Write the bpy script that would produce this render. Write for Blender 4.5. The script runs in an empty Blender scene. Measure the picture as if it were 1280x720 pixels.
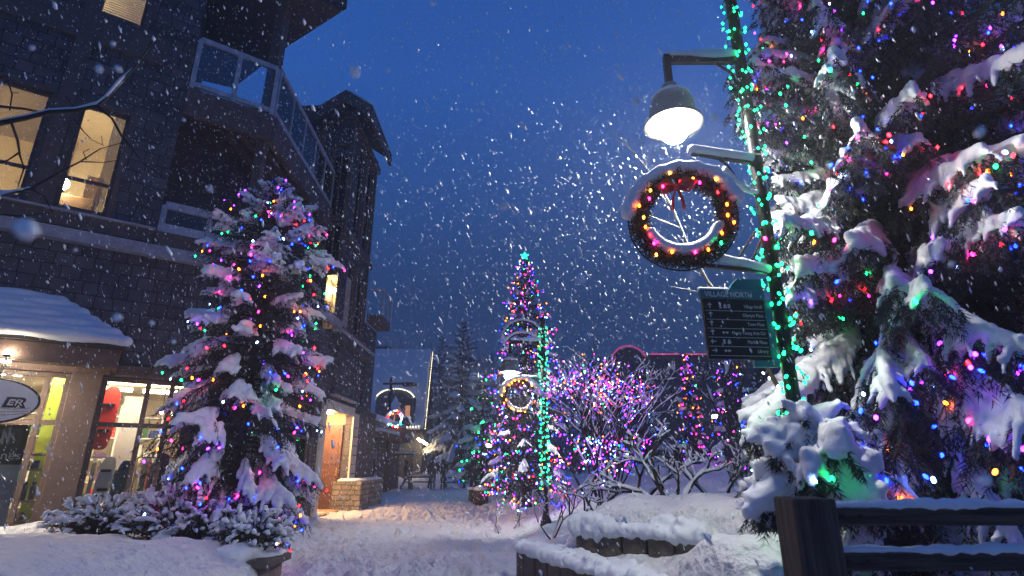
import bpy, math, random
import numpy as np
from mathutils import Vector, noise
random.seed(11)
rng = np.random.default_rng(11)
S = bpy.context.scene
COL = S.collection
R = math.radians
V = Vector
pi = math.pi

# ---------------------------------------------------------------- camera model (1280x720 photograph pixels)
FPX = 680.0; TILT = R(18.0); CH = 1.4
cT, sT = math.cos(TILT), math.sin(TILT)
def ray(px, py):
    x = (px - 640) / FPX; u = (360 - py) / FPX
    return V((x, cT - u * sT, sT + u * cT))
def at(px, py, Y):
    r = ray(px, py); return V((r.x, r.y, r.z)) * (Y / r.y) + V((0, 0, CH))
def atz(px, py, Z):
    r = ray(px, py); return V((r.x, r.y, r.z)) * ((Z - CH) / r.z) + V((0, 0, CH))
def proj(p):
    z = p.z - CH; d = p.y * cT + z * sT; up = -p.y * sT + z * cT
    return 640 + FPX * p.x / d, 360 - FPX * up / d
def lerp(a, b, t): return a + (b - a) * t
def sstep(a, b, x):
    t = max(0.0, min(1.0, (x - a) / (b - a))); return t * t * (3 - 2 * t)
def interp(tab, t):
    for (a, va), (b, vb) in zip(tab, tab[1:]):
        if t <= b: return lerp(va, vb, (t - a) / (b - a))
    return tab[-1][1]

# ---------------------------------------------------------------- materials
def newmat(name):
    m = bpy.data.materials.new(name); m.use_nodes = True
    nt = m.node_tree
    return m, nt, nt.nodes['Principled BSDF']
def N(nt, t, **kw):
    n = nt.nodes.new(t)
    for k, v in kw.items(): setattr(n, k, v)
    return n
def mat(name, col, rough=.6, metal=0.0, var=.25, nscale=6.0, bump=.0, bscale=40.0, coord='Object', spec=.5):
    m, nt, b = newmat(name)
    b.inputs['Roughness'].default_value = rough; b.inputs['Metallic'].default_value = metal
    b.inputs['Specular IOR Level'].default_value = spec
    tc = N(nt, 'ShaderNodeTexCoord')
    no = N(nt, 'ShaderNodeTexNoise'); no.inputs['Scale'].default_value = nscale; no.inputs['Detail'].default_value = 5
    nt.links.new(tc.outputs[coord], no.inputs['Vector'])
    cr = N(nt, 'ShaderNodeValToRGB')
    cr.color_ramp.elements[0].position = .3; cr.color_ramp.elements[1].position = .7
    cr.color_ramp.elements[0].color = (*[c * (1 - var) for c in col], 1)
    cr.color_ramp.elements[1].color = (*[min(1, c * (1 + var)) for c in col], 1)
    nt.links.new(no.outputs['Fac'], cr.inputs['Fac']); nt.links.new(cr.outputs['Color'], b.inputs['Base Color'])
    if bump:
        n2 = N(nt, 'ShaderNodeTexNoise'); n2.inputs['Scale'].default_value = bscale; n2.inputs['Detail'].default_value = 4
        nt.links.new(tc.outputs[coord], n2.inputs['Vector'])
        bp = N(nt, 'ShaderNodeBump'); bp.inputs['Strength'].default_value = bump; bp.inputs['Distance'].default_value = .03
        nt.links.new(n2.outputs['Fac'], bp.inputs['Height']); nt.links.new(bp.outputs['Normal'], b.inputs['Normal'])
    return m
def brickmat(name, c1, c2, cm, bw, bh, mortar=.01, bump=.5, rough=.75, nv=.35):
    m, nt, b = newmat(name)
    b.inputs['Roughness'].default_value = rough; b.inputs['Specular IOR Level'].default_value = .25
    uv = N(nt, 'ShaderNodeUVMap')
    ds = N(nt, 'ShaderNodeTexNoise'); ds.inputs['Scale'].default_value = 3.0
    nt.links.new(uv.outputs['UV'], ds.inputs['Vector'])
    ad = N(nt, 'ShaderNodeMixRGB', blend_type='ADD'); ad.inputs['Fac'].default_value = .06
    nt.links.new(uv.outputs['UV'], ad.inputs['Color1']); nt.links.new(ds.outputs['Color'], ad.inputs['Color2'])
    br = N(nt, 'ShaderNodeTexBrick')
    br.inputs['Color1'].default_value = (*c1, 1); br.inputs['Color2'].default_value = (*c2, 1); br.inputs['Mortar'].default_value = (*cm, 1)
    br.inputs['Scale'].default_value = 1; br.inputs['Mortar Size'].default_value = mortar
    br.inputs['Brick Width'].default_value = bw; br.inputs['Row Height'].default_value = bh
    br.inputs['Mortar Smooth'].default_value = .3; br.offset = .43; br.squash = .8; br.squash_frequency = 3
    nt.links.new(ad.outputs['Color'], br.inputs['Vector'])
    no = N(nt, 'ShaderNodeTexNoise'); no.inputs['Scale'].default_value = 2.2; no.inputs['Detail'].default_value = 6
    nt.links.new(uv.outputs['UV'], no.inputs['Vector'])
    mr = N(nt, 'ShaderNodeMapRange'); mr.inputs['From Min'].default_value = .3; mr.inputs['From Max'].default_value = .7
    mr.inputs['To Min'].default_value = 1 - nv; mr.inputs['To Max'].default_value = 1 + nv
    nt.links.new(no.outputs['Fac'], mr.inputs['Value'])
    mu = N(nt, 'ShaderNodeMixRGB', blend_type='MULTIPLY'); mu.inputs['Fac'].default_value = 1
    nt.links.new(br.outputs['Color'], mu.inputs['Color1']); nt.links.new(mr.outputs['Result'], mu.inputs['Color2'])
    nt.links.new(mu.outputs['Color'], b.inputs['Base Color'])
    n3 = N(nt, 'ShaderNodeTexNoise'); n3.inputs['Scale'].default_value = 30
    nt.links.new(uv.outputs['UV'], n3.inputs['Vector'])
    sb = N(nt, 'ShaderNodeMath', operation='MULTIPLY_ADD'); sb.inputs[1].default_value = .25
    nt.links.new(n3.outputs['Fac'], sb.inputs[0])
    inv = N(nt, 'ShaderNodeMath', operation='SUBTRACT'); inv.inputs[0].default_value = 1
    nt.links.new(br.outputs['Fac'], inv.inputs[1]); nt.links.new(inv.outputs[0], sb.inputs[2])
    bp = N(nt, 'ShaderNodeBump'); bp.inputs['Strength'].default_value = bump; bp.inputs['Distance'].default_value = .03
    nt.links.new(sb.outputs[0], bp.inputs['Height']); nt.links.new(bp.outputs['Normal'], b.inputs['Normal'])
    return m
def grain(name, col, sc):
    m, nt, b = newmat(name); b.inputs['Roughness'].default_value = .8; b.inputs['Specular IOR Level'].default_value = .25
    tc = N(nt, 'ShaderNodeTexCoord'); mp = N(nt, 'ShaderNodeMapping'); mp.inputs['Scale'].default_value = sc
    no = N(nt, 'ShaderNodeTexNoise'); no.inputs['Scale'].default_value = 1.6; no.inputs['Detail'].default_value = 7; no.inputs['Roughness'].default_value = .7
    nt.links.new(tc.outputs['Object'], mp.inputs[0]); nt.links.new(mp.outputs[0], no.inputs['Vector'])
    cr = N(nt, 'ShaderNodeValToRGB'); cr.color_ramp.elements[0].position = .35; cr.color_ramp.elements[1].position = .65
    cr.color_ramp.elements[0].color = (*[c * .35 for c in col], 1); cr.color_ramp.elements[1].color = (*[c * 1.6 for c in col], 1)
    nt.links.new(no.outputs['Fac'], cr.inputs['Fac']); nt.links.new(cr.outputs['Color'], b.inputs['Base Color'])
    bp = N(nt, 'ShaderNodeBump'); bp.inputs['Strength'].default_value = .9; bp.inputs['Distance'].default_value = .012
    nt.links.new(no.outputs['Fac'], bp.inputs['Height']); nt.links.new(bp.outputs['Normal'], b.inputs['Normal'])
    return m
def dusted(name, c1, c2):
    m, nt, b = newmat(name); b.inputs['Roughness'].default_value = .7
    tc = N(nt, 'ShaderNodeTexCoord'); no = N(nt, 'ShaderNodeTexNoise'); no.inputs['Scale'].default_value = 5.5; no.inputs['Detail'].default_value = 6; no.inputs['Roughness'].default_value = .65
    nt.links.new(tc.outputs['Object'], no.inputs['Vector']); cr = N(nt, 'ShaderNodeValToRGB')
    cr.color_ramp.elements[0].position = .50; cr.color_ramp.elements[1].position = .72
    cr.color_ramp.elements[0].color = (*c1, 1); cr.color_ramp.elements[1].color = (*c2, 1)
    nt.links.new(no.outputs['Fac'], cr.inputs['Fac']); nt.links.new(cr.outputs['Color'], b.inputs['Base Color'])
    return m
def emit(name, col, strength, sample=True):
    m, nt, b = newmat(name)
    b.inputs['Base Color'].default_value = (*[min(.8, c) for c in col], 1)
    b.inputs['Emission Color'].default_value = (*col, 1); b.inputs['Emission Strength'].default_value = strength
    b.inputs['Roughness'].default_value = .3
    if not sample: m.cycles.emission_sampling = 'NONE'
    return m
def glassmat(name, tint=(.9, .93, .95), refl=1.0):
    m = bpy.data.materials.new(name); m.use_nodes = True; nt = m.node_tree; nt.nodes.clear()
    o = N(nt, 'ShaderNodeOutputMaterial'); mx = N(nt, 'ShaderNodeMixShader')
    tr = N(nt, 'ShaderNodeBsdfTransparent'); tr.inputs['Color'].default_value = (*tint, 1)
    gl = N(nt, 'ShaderNodeBsdfGlossy'); gl.inputs['Roughness'].default_value = .03
    fr = N(nt, 'ShaderNodeFresnel'); fr.inputs['IOR'].default_value = 1.5
    ml = N(nt, 'ShaderNodeMath', operation='MULTIPLY'); ml.inputs[1].default_value = refl
    nt.links.new(fr.outputs[0], ml.inputs[0]); nt.links.new(ml.outputs[0], mx.inputs[0])
    nt.links.new(tr.outputs[0], mx.inputs[1]); nt.links.new(gl.outputs[0], mx.inputs[2]); nt.links.new(mx.outputs[0], o.inputs['Surface'])
    return m
def snowmat(name, col=(.82, .84, .87), b1=.25, s1=9.0, b2=.25, s2=70.0, d=.05):
    m, nt, b = newmat(name)
    b.inputs['Roughness'].default_value = .55; b.inputs['Specular IOR Level'].default_value = .3
    tc = N(nt, 'ShaderNodeTexCoord')
    no = N(nt, 'ShaderNodeTexNoise'); no.inputs['Scale'].default_value = s1; no.inputs['Detail'].default_value = 6
    n2 = N(nt, 'ShaderNodeTexNoise'); n2.inputs['Scale'].default_value = s2; n2.inputs['Detail'].default_value = 3
    for q in (no, n2): nt.links.new(tc.outputs['Object'], q.inputs['Vector'])
    a = N(nt, 'ShaderNodeBump'); a.inputs['Strength'].default_value = b1; a.inputs['Distance'].default_value = d
    c = N(nt, 'ShaderNodeBump'); c.inputs['Strength'].default_value = b2; c.inputs['Distance'].default_value = .012
    nt.links.new(no.outputs['Fac'], a.inputs['Height']); nt.links.new(n2.outputs['Fac'], c.inputs['Height'])
    nt.links.new(a.outputs['Normal'], c.inputs['Normal']); nt.links.new(c.outputs['Normal'], b.inputs['Normal'])
    cr = N(nt, 'ShaderNodeValToRGB')
    cr.color_ramp.elements[0].color = (*[x * .9 for x in col], 1); cr.color_ramp.elements[1].color = (*col, 1)
    nt.links.new(no.outputs['Fac'], cr.inputs['Fac']); nt.links.new(cr.outputs['Color'], b.inputs['Base Color'])
    return m

M = dict(
    snow=snowmat('snow'), path=snowmat('trodden_snow', (.78, .77, .78), .9, 6.0, .8, 26.0, .16),
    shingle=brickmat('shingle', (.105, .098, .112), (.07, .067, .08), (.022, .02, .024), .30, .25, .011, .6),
    shingle2=brickmat('tower_shingle', (.095, .09, .105), (.065, .062, .075), (.018, .016, .02), .3, .2, .012, .7),
    stone=brickmat('ledge_stone', (.34, .30, .24), (.22, .19, .15), (.10, .09, .08), .32, .16, .018, 1.0),
    bark=mat('bark', (.05, .035, .028), .85, bump=.6, bscale=60),
    darkbark=mat('dark_bark', (.03, .022, .02), .85, bump=.6, bscale=60),
    trim=mat('brown_trim', (.105, .07, .06), .6, nscale=9, bump=.15),
    beam=mat('timber_beam', (.12, .075, .06), .65, nscale=7, bump=.2),
    soffit=mat('soffit_board', (.075, .05, .045), .7, nscale=4),
    ledge=mat('pale_ledge', (.40, .36, .37), .6, nscale=5, bump=.1),
    rail=mat('rail_paint', (.50, .47, .50), .5, nscale=5),
    roof=mat('dark_roofing', (.045, .04, .042), .8, nscale=10, bump=.3),
    dark=mat('room_shade', (.022, .022, .028), .8),  # near-black colour that stands for the shade inside unlit rooms
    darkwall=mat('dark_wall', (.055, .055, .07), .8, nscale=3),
    iron=mat('black_iron', (.018, .018, .02), .45, metal=.5, var=.4, nscale=14),
    wood=grain('weathered_wood', (.075, .055, .046), (1.2, 26, 26)), postwood=grain('post_wood', (.075, .055, .046), (24, 24, 1.2)),
    planter=mat('planter_stone', (.10, .08, .065), .85, nscale=6, bump=.9, bscale=18),
    needle=mat('needles', (.011, .018, .014), .6, var=.5, nscale=5),
    needle2=dusted('dusted_needles', (.009, .017, .016), (.10, .115, .14)),
    leaf=mat('shrub_leaf', (.05, .04, .025), .5, var=.5, nscale=8),
    glass=glassmat('window_glass'), dglass=glassmat('dark_glass', (.55, .6, .65), 1.4),
    cream=mat('cream_wall', (.72, .62, .46), .7, var=.06), blind=mat('window_blind', (.75, .62, .42), .6, var=.05),
    floor=mat('shop_floor', (.28, .2, .14), .5), lime=mat('lime_panel', (.50, .62, .06), .5, var=.08, nscale=2),
    red=mat('red_board', (.62, .04, .03), .35, var=.15, nscale=4), teal=mat('teal_board', (.015, .085, .11), .35, var=.3),
    white=mat('white_paint', (.78, .76, .72), .5, var=.06), poster=mat('poster_print', (.6, .58, .56), .5, var=.25, nscale=2.2),
    black=mat('black_panel', (.010, .010, .012), .5, var=.3, spec=.25), charcoal=mat('charcoal', (.03, .032, .04), .5),
    tealsign=mat('teal_sign', (.012, .13, .17), .4, var=.1), bow=mat('red_ribbon', (.5, .012, .02), .55, var=.2),
    porchwood=mat('porch_wood', (.36, .24, .14), .6, nscale=5, bump=.1), door=mat('brown_door', (.11, .05, .035), .5, nscale=6), cable=mat('green_cable', (.01, .018, .012), .6),
    tan=mat('tan_cloth', (.45, .36, .25), .8), blue=mat('blue_cloth', (.03, .05, .16), .8), green=mat('green_cloth', (.05, .12, .05), .8),
    purple=mat('purple_cloth', (.12, .05, .16), .8), gold=mat('gold_bauble', (.55, .35, .1), .3, metal=.6),
    coatA=mat('dark_coat', (.02, .022, .028), .85), coatB=mat('slate_coat', (.05, .05, .065), .85), skin=mat('skin', (.5, .32, .24), .6, var=.05),
    pantA=mat('grey_trousers', (.12, .115, .10), .85), pantB=mat('navy_trousers', (.02, .025, .045), .85), redbrick=mat('red_brick', (.16, .06, .05), .8, nscale=5),
    forest=mat('forest', (.016, .022, .02), .9, var=.5, nscale=.2), hill=mat('hill_ground', (.05, .06, .065), .95, var=.4, nscale=.05),
)
# lit things
E = dict(
    globe=emit('lamp_globe', (1, .95, .88), 620), fixture=emit('ceiling_fixture', (1, .80, .52), 40), warm=emit('warm_lamp', (1, .74, .40), 190),
    entry=emit('entry_light', (1, .60, .27), 330), down=emit('canopy_downlight', (1, .84, .62), 1500), flood=emit('flood_lamp', (1, .74, .36), 90), farglobe=emit('far_lamp', (1, .9, .75), 40),
    deco=emit('white_deco', (1, .86, .62), 110),
)
BC = dict(blue=(.004, .018, 1), green=(.004, .75, .13), red=(1, .006, .012), pink=(1, .012, .22), amber=(1, .14, .008), violet=(.25, .015, 1), ice=(.22, .4, 1))
for k, c in BC.items(): E['b_' + k] = emit('bulb_' + k, c, 42)
E['b_teal'] = emit('bulb_teal', (.01, .9, .30), 7)
E['b_redline'] = emit('bulb_red_line', (1, .03, .16), 2.2)
E['b_yellow'] = emit('bulb_yellow', (1, .34, .03), 22)

# ---------------------------------------------------------------- objects
ORG = {}
def worg(o): return ORG.get(o.name, V((0, 0, 0)))
def props(o, label=None, cat=None, group=None, kind=None):
    if label: o['label'] = label
    if cat: o['category'] = cat
    if group: o['group'] = group
    if kind: o['kind'] = kind
    return o
def thing(name, loc, label, cat, group=None):
    o = bpy.data.objects.new(name, None); COL.objects.link(o); o.location = loc; o.empty_display_size = .2
    ORG[o.name] = V(loc); return props(o, label, cat, group)
def finish(name, me, mats, parent, loc):
    for m in (mats if isinstance(mats, (list, tuple)) else [mats]): me.materials.append(m)
    o = bpy.data.objects.new(name, me); COL.objects.link(o)
    if parent is not None:
        o.parent = parent; ORG[o.name] = worg(parent)
    else:
        o.location = loc if loc is not None else (0, 0, 0); ORG[o.name] = V(o.location)
    return o
def np_mesh(name, Vs, Fs, mats, parent=None, loc=None, smooth=False):
    Vs = np.asarray(Vs, dtype=np.float32); Fs = np.asarray(Fs, dtype=np.int32); k = Fs.shape[1]
    og = worg(parent) if parent is not None else (V(loc) if loc is not None else V((0, 0, 0)))
    Vs = Vs - np.array(og[:], dtype=np.float32)
    me = bpy.data.meshes.new(name)
    me.vertices.add(len(Vs)); me.vertices.foreach_set('co', Vs.ravel())
    me.loops.add(Fs.size); me.loops.foreach_set('vertex_index', Fs.ravel())
    me.polygons.add(len(Fs)); me.polygons.foreach_set('loop_start', np.arange(0, Fs.size, k, dtype=np.int32))
    me.polygons.foreach_set('loop_total', np.full(len(Fs), k, dtype=np.int32))
    if smooth: me.polygons.foreach_set('use_smooth', np.ones(len(Fs), dtype=bool))
    me.update(calc_edges=True)
    return finish(name, me, mats, parent, loc)

class MB:
    def __init__(s): s.v = []; s.f = []; s.m = []; s.cur = 0
    def add(s, vs, fs):
        b = len(s.v); s.v += [tuple(v) for v in vs]; s.f += [tuple(i + b for i in f) for f in fs]; s.m += [s.cur] * len(fs); return s
    def quad(s, a, b, c, d): return s.add([a, b, c, d], [(0, 1, 2, 3)])
    def hexa(s, p): return s.add(p, [(3, 2, 1, 0), (4, 5, 6, 7), (0, 1, 5, 4), (1, 2, 6, 5), (2, 3, 7, 6), (3, 0, 4, 7)])
    def box(s, x0, y0, z0, x1, y1, z1):
        return s.hexa([(x0, y0, z0), (x1, y0, z0), (x1, y1, z0), (x0, y1, z0), (x0, y0, z1), (x1, y0, z1), (x1, y1, z1), (x0, y1, z1)])
    def bar(s, p, q, w, h, up=(0, 0, 1)):
        p = V(p); q = V(q); d = (q - p).normalized(); sd = d.cross(V(up))
        if sd.length < 1e-4: sd = d.cross(V((0, 1, 0)))
        sd.normalize(); u = sd.cross(d).normalized(); a = sd * w / 2; b = u * h / 2
        return s.hexa([p - a - b, p + a - b, q + a - b, q - a - b, p - a + b, p + a + b, q + a + b, q - a + b])
    def prism(s, pts, z0, z1):
        n = len(pts)
        return s.add([(x, y, z0) for x, y in pts] + [(x, y, z1) for x, y in pts],
                     [tuple(range(n))[::-1], tuple(range(n, 2 * n))] + [(i, (i + 1) % n, n + (i + 1) % n, n + i) for i in range(n)])
    def extrude(s, pts, dv):
        n = len(pts); dv = V(dv); pts = [V(p) for p in pts]
        return s.add(pts + [p + dv for p in pts], [tuple(range(n))[::-1], tuple(range(n, 2 * n))] + [(i, (i + 1) % n, n + (i + 1) % n, n + i) for i in range(n)])
    def tube(s, pts, rad, n=6, cap=True, flat=1.0):
        pts = [V(p) for p in pts]; L = len(pts)
        if not isinstance(rad, (list, tuple)): rad = [rad] * L
        vs = []; fs = []; ref = None
        for i, p in enumerate(pts):
            d = (pts[min(i + 1, L - 1)] - pts[max(i - 1, 0)])
            d = d.normalized() if d.length > 1e-7 else V((0, 0, 1))
            if ref is None: ref = V((0, 0, 1)) if abs(d.z) < .9 else V((1, 0, 0))
            a = d.cross(ref)
            if a.length < 1e-4: a = d.cross(V((.3, .8, .2)))
            a.normalize(); b = a.cross(d).normalized(); ref = b
            for k in range(n):
                t = 2 * pi * k / n; vs.append(p + (a * math.cos(t) + b * math.sin(t) * flat) * rad[i])
        for i in range(L - 1):
            for k in range(n):
                k2 = (k + 1) % n; fs.append((i * n + k, i * n + k2, (i + 1) * n + k2, (i + 1) * n + k))
        if cap: fs.append(tuple(range(n))[::-1]); fs.append(tuple(range((L - 1) * n, L * n)))
        return s.add(vs, fs)
    def lathe(s, prof, c, n=20, ax=None):
        c = V(c); vs = []; fs = []
        for r, z in prof:
            for k in range(n):
                t = 2 * pi * k / n; v = V((r * math.cos(t), r * math.sin(t), z))
                if ax is not None: v = ax[0] * v.x + ax[1] * v.y + ax[2] * v.z
                vs.append(c + v)
        for i in range(len(prof) - 1):
            for k in range(n):
                k2 = (k + 1) % n; fs.append((i * n + k, i * n + k2, (i + 1) * n + k2, (i + 1) * n + k))
        fs.append(tuple(range(n))[::-1]); fs.append(tuple(range((len(prof) - 1) * n, len(prof) * n)))
        return s.add(vs, fs)
    def ball(s, c, r, n=8, sx=1, sy=1, sz=1):
        return s.ballv(V(c), V((r * sx, r * sy, r * sz)), n)
    def ballv(s, c, rv, n=8):
        m = max(4, n // 2 + 1); vs = [(c.x, c.y, c.z - rv.z)]; fs = []
        for i in range(1, m):
            ph = -pi / 2 + pi * i / m
            for k in range(n):
                t = 2 * pi * k / n; vs.append((c.x + rv.x * math.cos(ph) * math.cos(t), c.y + rv.y * math.cos(ph) * math.sin(t), c.z + rv.z * math.sin(ph)))
        vs.append((c.x, c.y, c.z + rv.z)); T = len(vs) - 1
        for k in range(n):
            k2 = (k + 1) % n; fs.append((0, 1 + k2, 1 + k)); b = 1 + (m - 2) * n; fs.append((T, b + k, b + k2))
        for i in range(m - 2):
            for k in range(n):
                k2 = (k + 1) % n; a = 1 + i * n; fs.append((a + k, a + k2, a + n + k2, a + n + k))
        return s.add(vs, fs)
    def build(s, name, mats, parent=None, smooth=False, loc=None, bevel=0):
        og = worg(parent) if parent is not None else (V(loc) if loc is not None else V((0, 0, 0)))
        me = bpy.data.meshes.new(name)
        me.from_pydata([(v[0] - og.x, v[1] - og.y, v[2] - og.z) for v in s.v], [], s.f)
        uv = me.uv_layers.new(name='UVMap')
        for p in me.polygons:
            n = p.normal
            if abs(n.z) > .75: t = None
            else: t = V((-n.y, n.x, 0)).normalized()
            for li in p.loop_indices:
                c = s.v[me.loops[li].vertex_index]
                uv.data[li].uv = (c[0], c[1]) if t is None else (c[0] * t.x + c[1] * t.y, c[2])
            p.material_index = s.m[p.index]; p.use_smooth = smooth
        o = finish(name, me, mats, parent, loc)
        if bevel:
            md = o.modifiers.new('bevel', 'BEVEL'); md.width = bevel; md.segments = 2; md.limit_method = 'ANGLE'
        return o

def snow_build(name, mb, voxel, parent=None, loc=None, it=3, m=None, disp=.0):
    """tubes and lumps merged into one skin of snow"""
    me = bpy.data.meshes.new('tmp'); me.from_pydata(mb.v, [], mb.f)
    o = bpy.data.objects.new('tmp', me); COL.objects.link(o)
    r = o.modifiers.new('r', 'REMESH'); r.mode = 'VOXEL'; r.voxel_size = voxel
    if disp:
        tx = bpy.data.textures.get('snow_lumps') or bpy.data.textures.new('snow_lumps', 'CLOUDS'); tx.noise_scale = .07; tx.noise_depth = 3
        k = o.modifiers.new('d', 'DISPLACE'); k.texture = tx; k.strength = disp; k.mid_level = .5; k.texture_coords = 'GLOBAL'
    if it:
        k = o.modifiers.new('s', 'SMOOTH'); k.factor = .5; k.iterations = it
    dg = bpy.context.evaluated_depsgraph_get(); ev = o.evaluated_get(dg); em = ev.to_mesh()
    nv = len(em.vertices); co = np.zeros(nv * 3, np.float32); em.vertices.foreach_get('co', co); co = co.reshape(-1, 3)
    nl = len(em.loops); li = np.zeros(nl, np.int32); em.loops.foreach_get('vertex_index', li)
    ok = nl == 4 * len(em.polygons)
    ev.to_mesh_clear(); bpy.data.objects.remove(o); bpy.data.meshes.remove(me)
    assert ok
    return np_mesh(name, co, li.reshape(-1, 4), m or M['snow'], parent, loc, smooth=True)

def text(txt, size, o, ux, uz, m, parent, align='LEFT', name='lettering', depth=.003, sx=1.0, bold=0.0):
    cu = bpy.data.curves.new('t', 'FONT'); cu.body = txt; cu.size = size; cu.align_x = align; cu.extrude = depth; cu.offset = bold; cu.resolution_u = 3
    ob = bpy.data.objects.new('t', cu); COL.objects.link(ob)
    dg = bpy.context.evaluated_depsgraph_get(); em = ob.evaluated_get(dg).to_mesh()
    ux = V(ux).normalized(); uz = V(uz).normalized(); nn = ux.cross(uz); o = V(o); og = worg(parent)
    vs = [o + ux * v.co.x * sx + uz * v.co.y + nn * v.co.z - og for v in em.vertices]; fs = [tuple(p.vertices) for p in em.polygons]
    ob.evaluated_get(dg).to_mesh_clear(); bpy.data.objects.remove(ob); bpy.data.curves.remove(cu)
    me = bpy.data.meshes.new(name); me.from_pydata([v[:] for v in vs], [], fs)
    return finish(name, me, m, parent, None)

# ---------------------------------------------------------------- bulbs and light strings
BM = {}
def bulb_mesh(key, r, long=1.5):
    k = (key, r)
    if k not in BM:
        mb = MB(); mb.ballv(V((0, 0, 0)), V((r, r, r * long)), 6)
        me = bpy.data.meshes.new('bulb'); me.from_pydata(mb.v, [], mb.f); me.materials.append(E['b_' + key])
        for p in me.polygons: p.use_smooth = True
        BM[k] = me
    return BM[k]
def light_string(loc, pts, keys, r, label, group=None, cable=True, cab_r=.003, name='light_string', cat='string lights', nmax=100, maxgap=.5, stuff_r=None):
    """pts: bulb points in order; the nearest are parts, any more than nmax are one stuff part"""
    t = thing(name, loc, label, cat, group); og = V(loc)
    if cable:
        mb = MB(); run = []
        for p in pts:
            if run and (p - run[-1]).length > maxgap:
                if len(run) > 1: mb.tube(run, cab_r, 3)
                run = []
            run.append(p)
        if len(run) > 1: mb.tube(run, cab_r, 3)
        if mb.v: mb.build('cable', M['cable'], t)
    cam = V((0, 0, CH))
    order = sorted(range(len(pts)), key=lambda i: (pts[i] - cam).length)
    for i in order[:nmax]:
        o = bpy.data.objects.new('bulb', bulb_mesh(keys[i], r)); COL.objects.link(o); o.parent = t
        o.location = pts[i] - og; o.rotation_euler = (random.uniform(-.8, .8), random.uniform(-.8, .8), 0)
    rest = order[nmax:]
    if rest:
        kk = sorted(set(keys[i] for i in rest)); mb = MB(); rr = stuff_r or r
        for i in rest:
            mb.cur = kk.index(keys[i]); p = pts[i]
            mb.add([p + V((rr, 0, 0)), p + V((0, rr, 0)), p - V((rr, 0, 0)), p - V((0, rr, 0)), p + V((0, 0, rr * 1.4)), p - V((0, 0, rr * 1.4))],
                   [(0, 1, 4), (1, 2, 4), (2, 3, 4), (3, 0, 4), (1, 0, 5), (2, 1, 5), (3, 2, 5), (0, 3, 5)])
        o = mb.build('bulb_cluster', [E['b_' + k] for k in kk], t, smooth=True); o['kind'] = 'stuff'
    return t
def pick(w):
    return random.choices(list(w), list(w.values()))[0]
MIX = dict(blue=5, green=3, red=2.5, pink=3, amber=3, violet=2, ice=2)
SKYTINT = (1.05, 1.95, 3.85, 1); SKYLOW = (.36, .48, .62, 1); SKYSTR = .15; HAZE = 0.005
# ---------------------------------------------------------------- camera, world, light
cd = bpy.data.cameras.new('camera'); cam = bpy.data.objects.new('camera', cd); COL.objects.link(cam)
cam.location = (0, 0, CH); cam.rotation_euler = (pi / 2 + TILT, 0, 0)
cd.sensor_width = 36; cd.lens = 36 * FPX / 1280; cd.clip_start = .05; cd.clip_end = 2000
cd.dof.use_dof = True; cd.dof.focus_distance = 9.0; cd.dof.aperture_fstop = 2.4
S.camera = cam
W = bpy.data.worlds.new('World'); S.world = W; W.use_nodes = True; wn = W.node_tree
bg = wn.nodes['Background']
sky = N(wn, 'ShaderNodeTexSky'); sky.sky_type = 'NISHITA'; sky.sun_disc = False
sky.sun_elevation = R(4.0); sky.sun_rotation = R(90); sky.altitude = 700; sky.air_density = 1.0; sky.dust_density = .6; sky.ozone_density = 3.0
mul = N(wn, 'ShaderNodeMixRGB', blend_type='MULTIPLY'); mul.inputs['Fac'].default_value = 1; mul.inputs['Color2'].default_value = SKYTINT
wn.links.new(sky.outputs[0], mul.inputs['Color1']); tcw = N(wn, 'ShaderNodeTexCoord'); sxw = N(wn, 'ShaderNodeSeparateXYZ'); mrw = N(wn, 'ShaderNodeMapRange'); mxw = N(wn, 'ShaderNodeMixRGB')
wn.links.new(tcw.outputs['Generated'], sxw.inputs[0]); wn.links.new(sxw.outputs['Z'], mrw.inputs['Value'])
mrw.inputs['From Min'].default_value = .28; mrw.inputs['From Max'].default_value = .62
mxw.inputs['Color1'].default_value = SKYLOW; mxw.inputs['Color2'].default_value = SKYTINT
wn.links.new(mrw.outputs[0], mxw.inputs['Fac']); wn.links.new(mxw.outputs[0], mul.inputs['Color2'])
wn.links.new(mul.outputs[0], bg.inputs['Color']); bg.inputs['Strength'].default_value = SKYSTR
sl = bpy.data.lights.new('dusk_sun', 'SUN'); sl.energy = .01; sl.angle = R(25); sl.color = (.75, .82, 1.0)
so = bpy.data.objects.new('dusk_sun', sl); COL.objects.link(so); so.rotation_euler = (R(86), 0, R(-90))
S.view_settings.view_transform = 'Standard'; S.view_settings.look = 'None'; S.view_settings.exposure = 0; S.view_settings.gamma = 1
S.view_settings.use_curve_mapping = False
S.cycles.use_denoising = True; S.cycles.sample_clamp_indirect = 3.0; S.cycles.max_bounces = 6; S.cycles.diffuse_bounces = 3
S.cycles.glossy_bounces = 2; S.cycles.transparent_max_bounces = 10; S.cycles.volume_bounces = 0; S.cycles.use_light_tree = True
S.cycles.caustics_reflective = False; S.cycles.caustics_refractive = False

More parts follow.
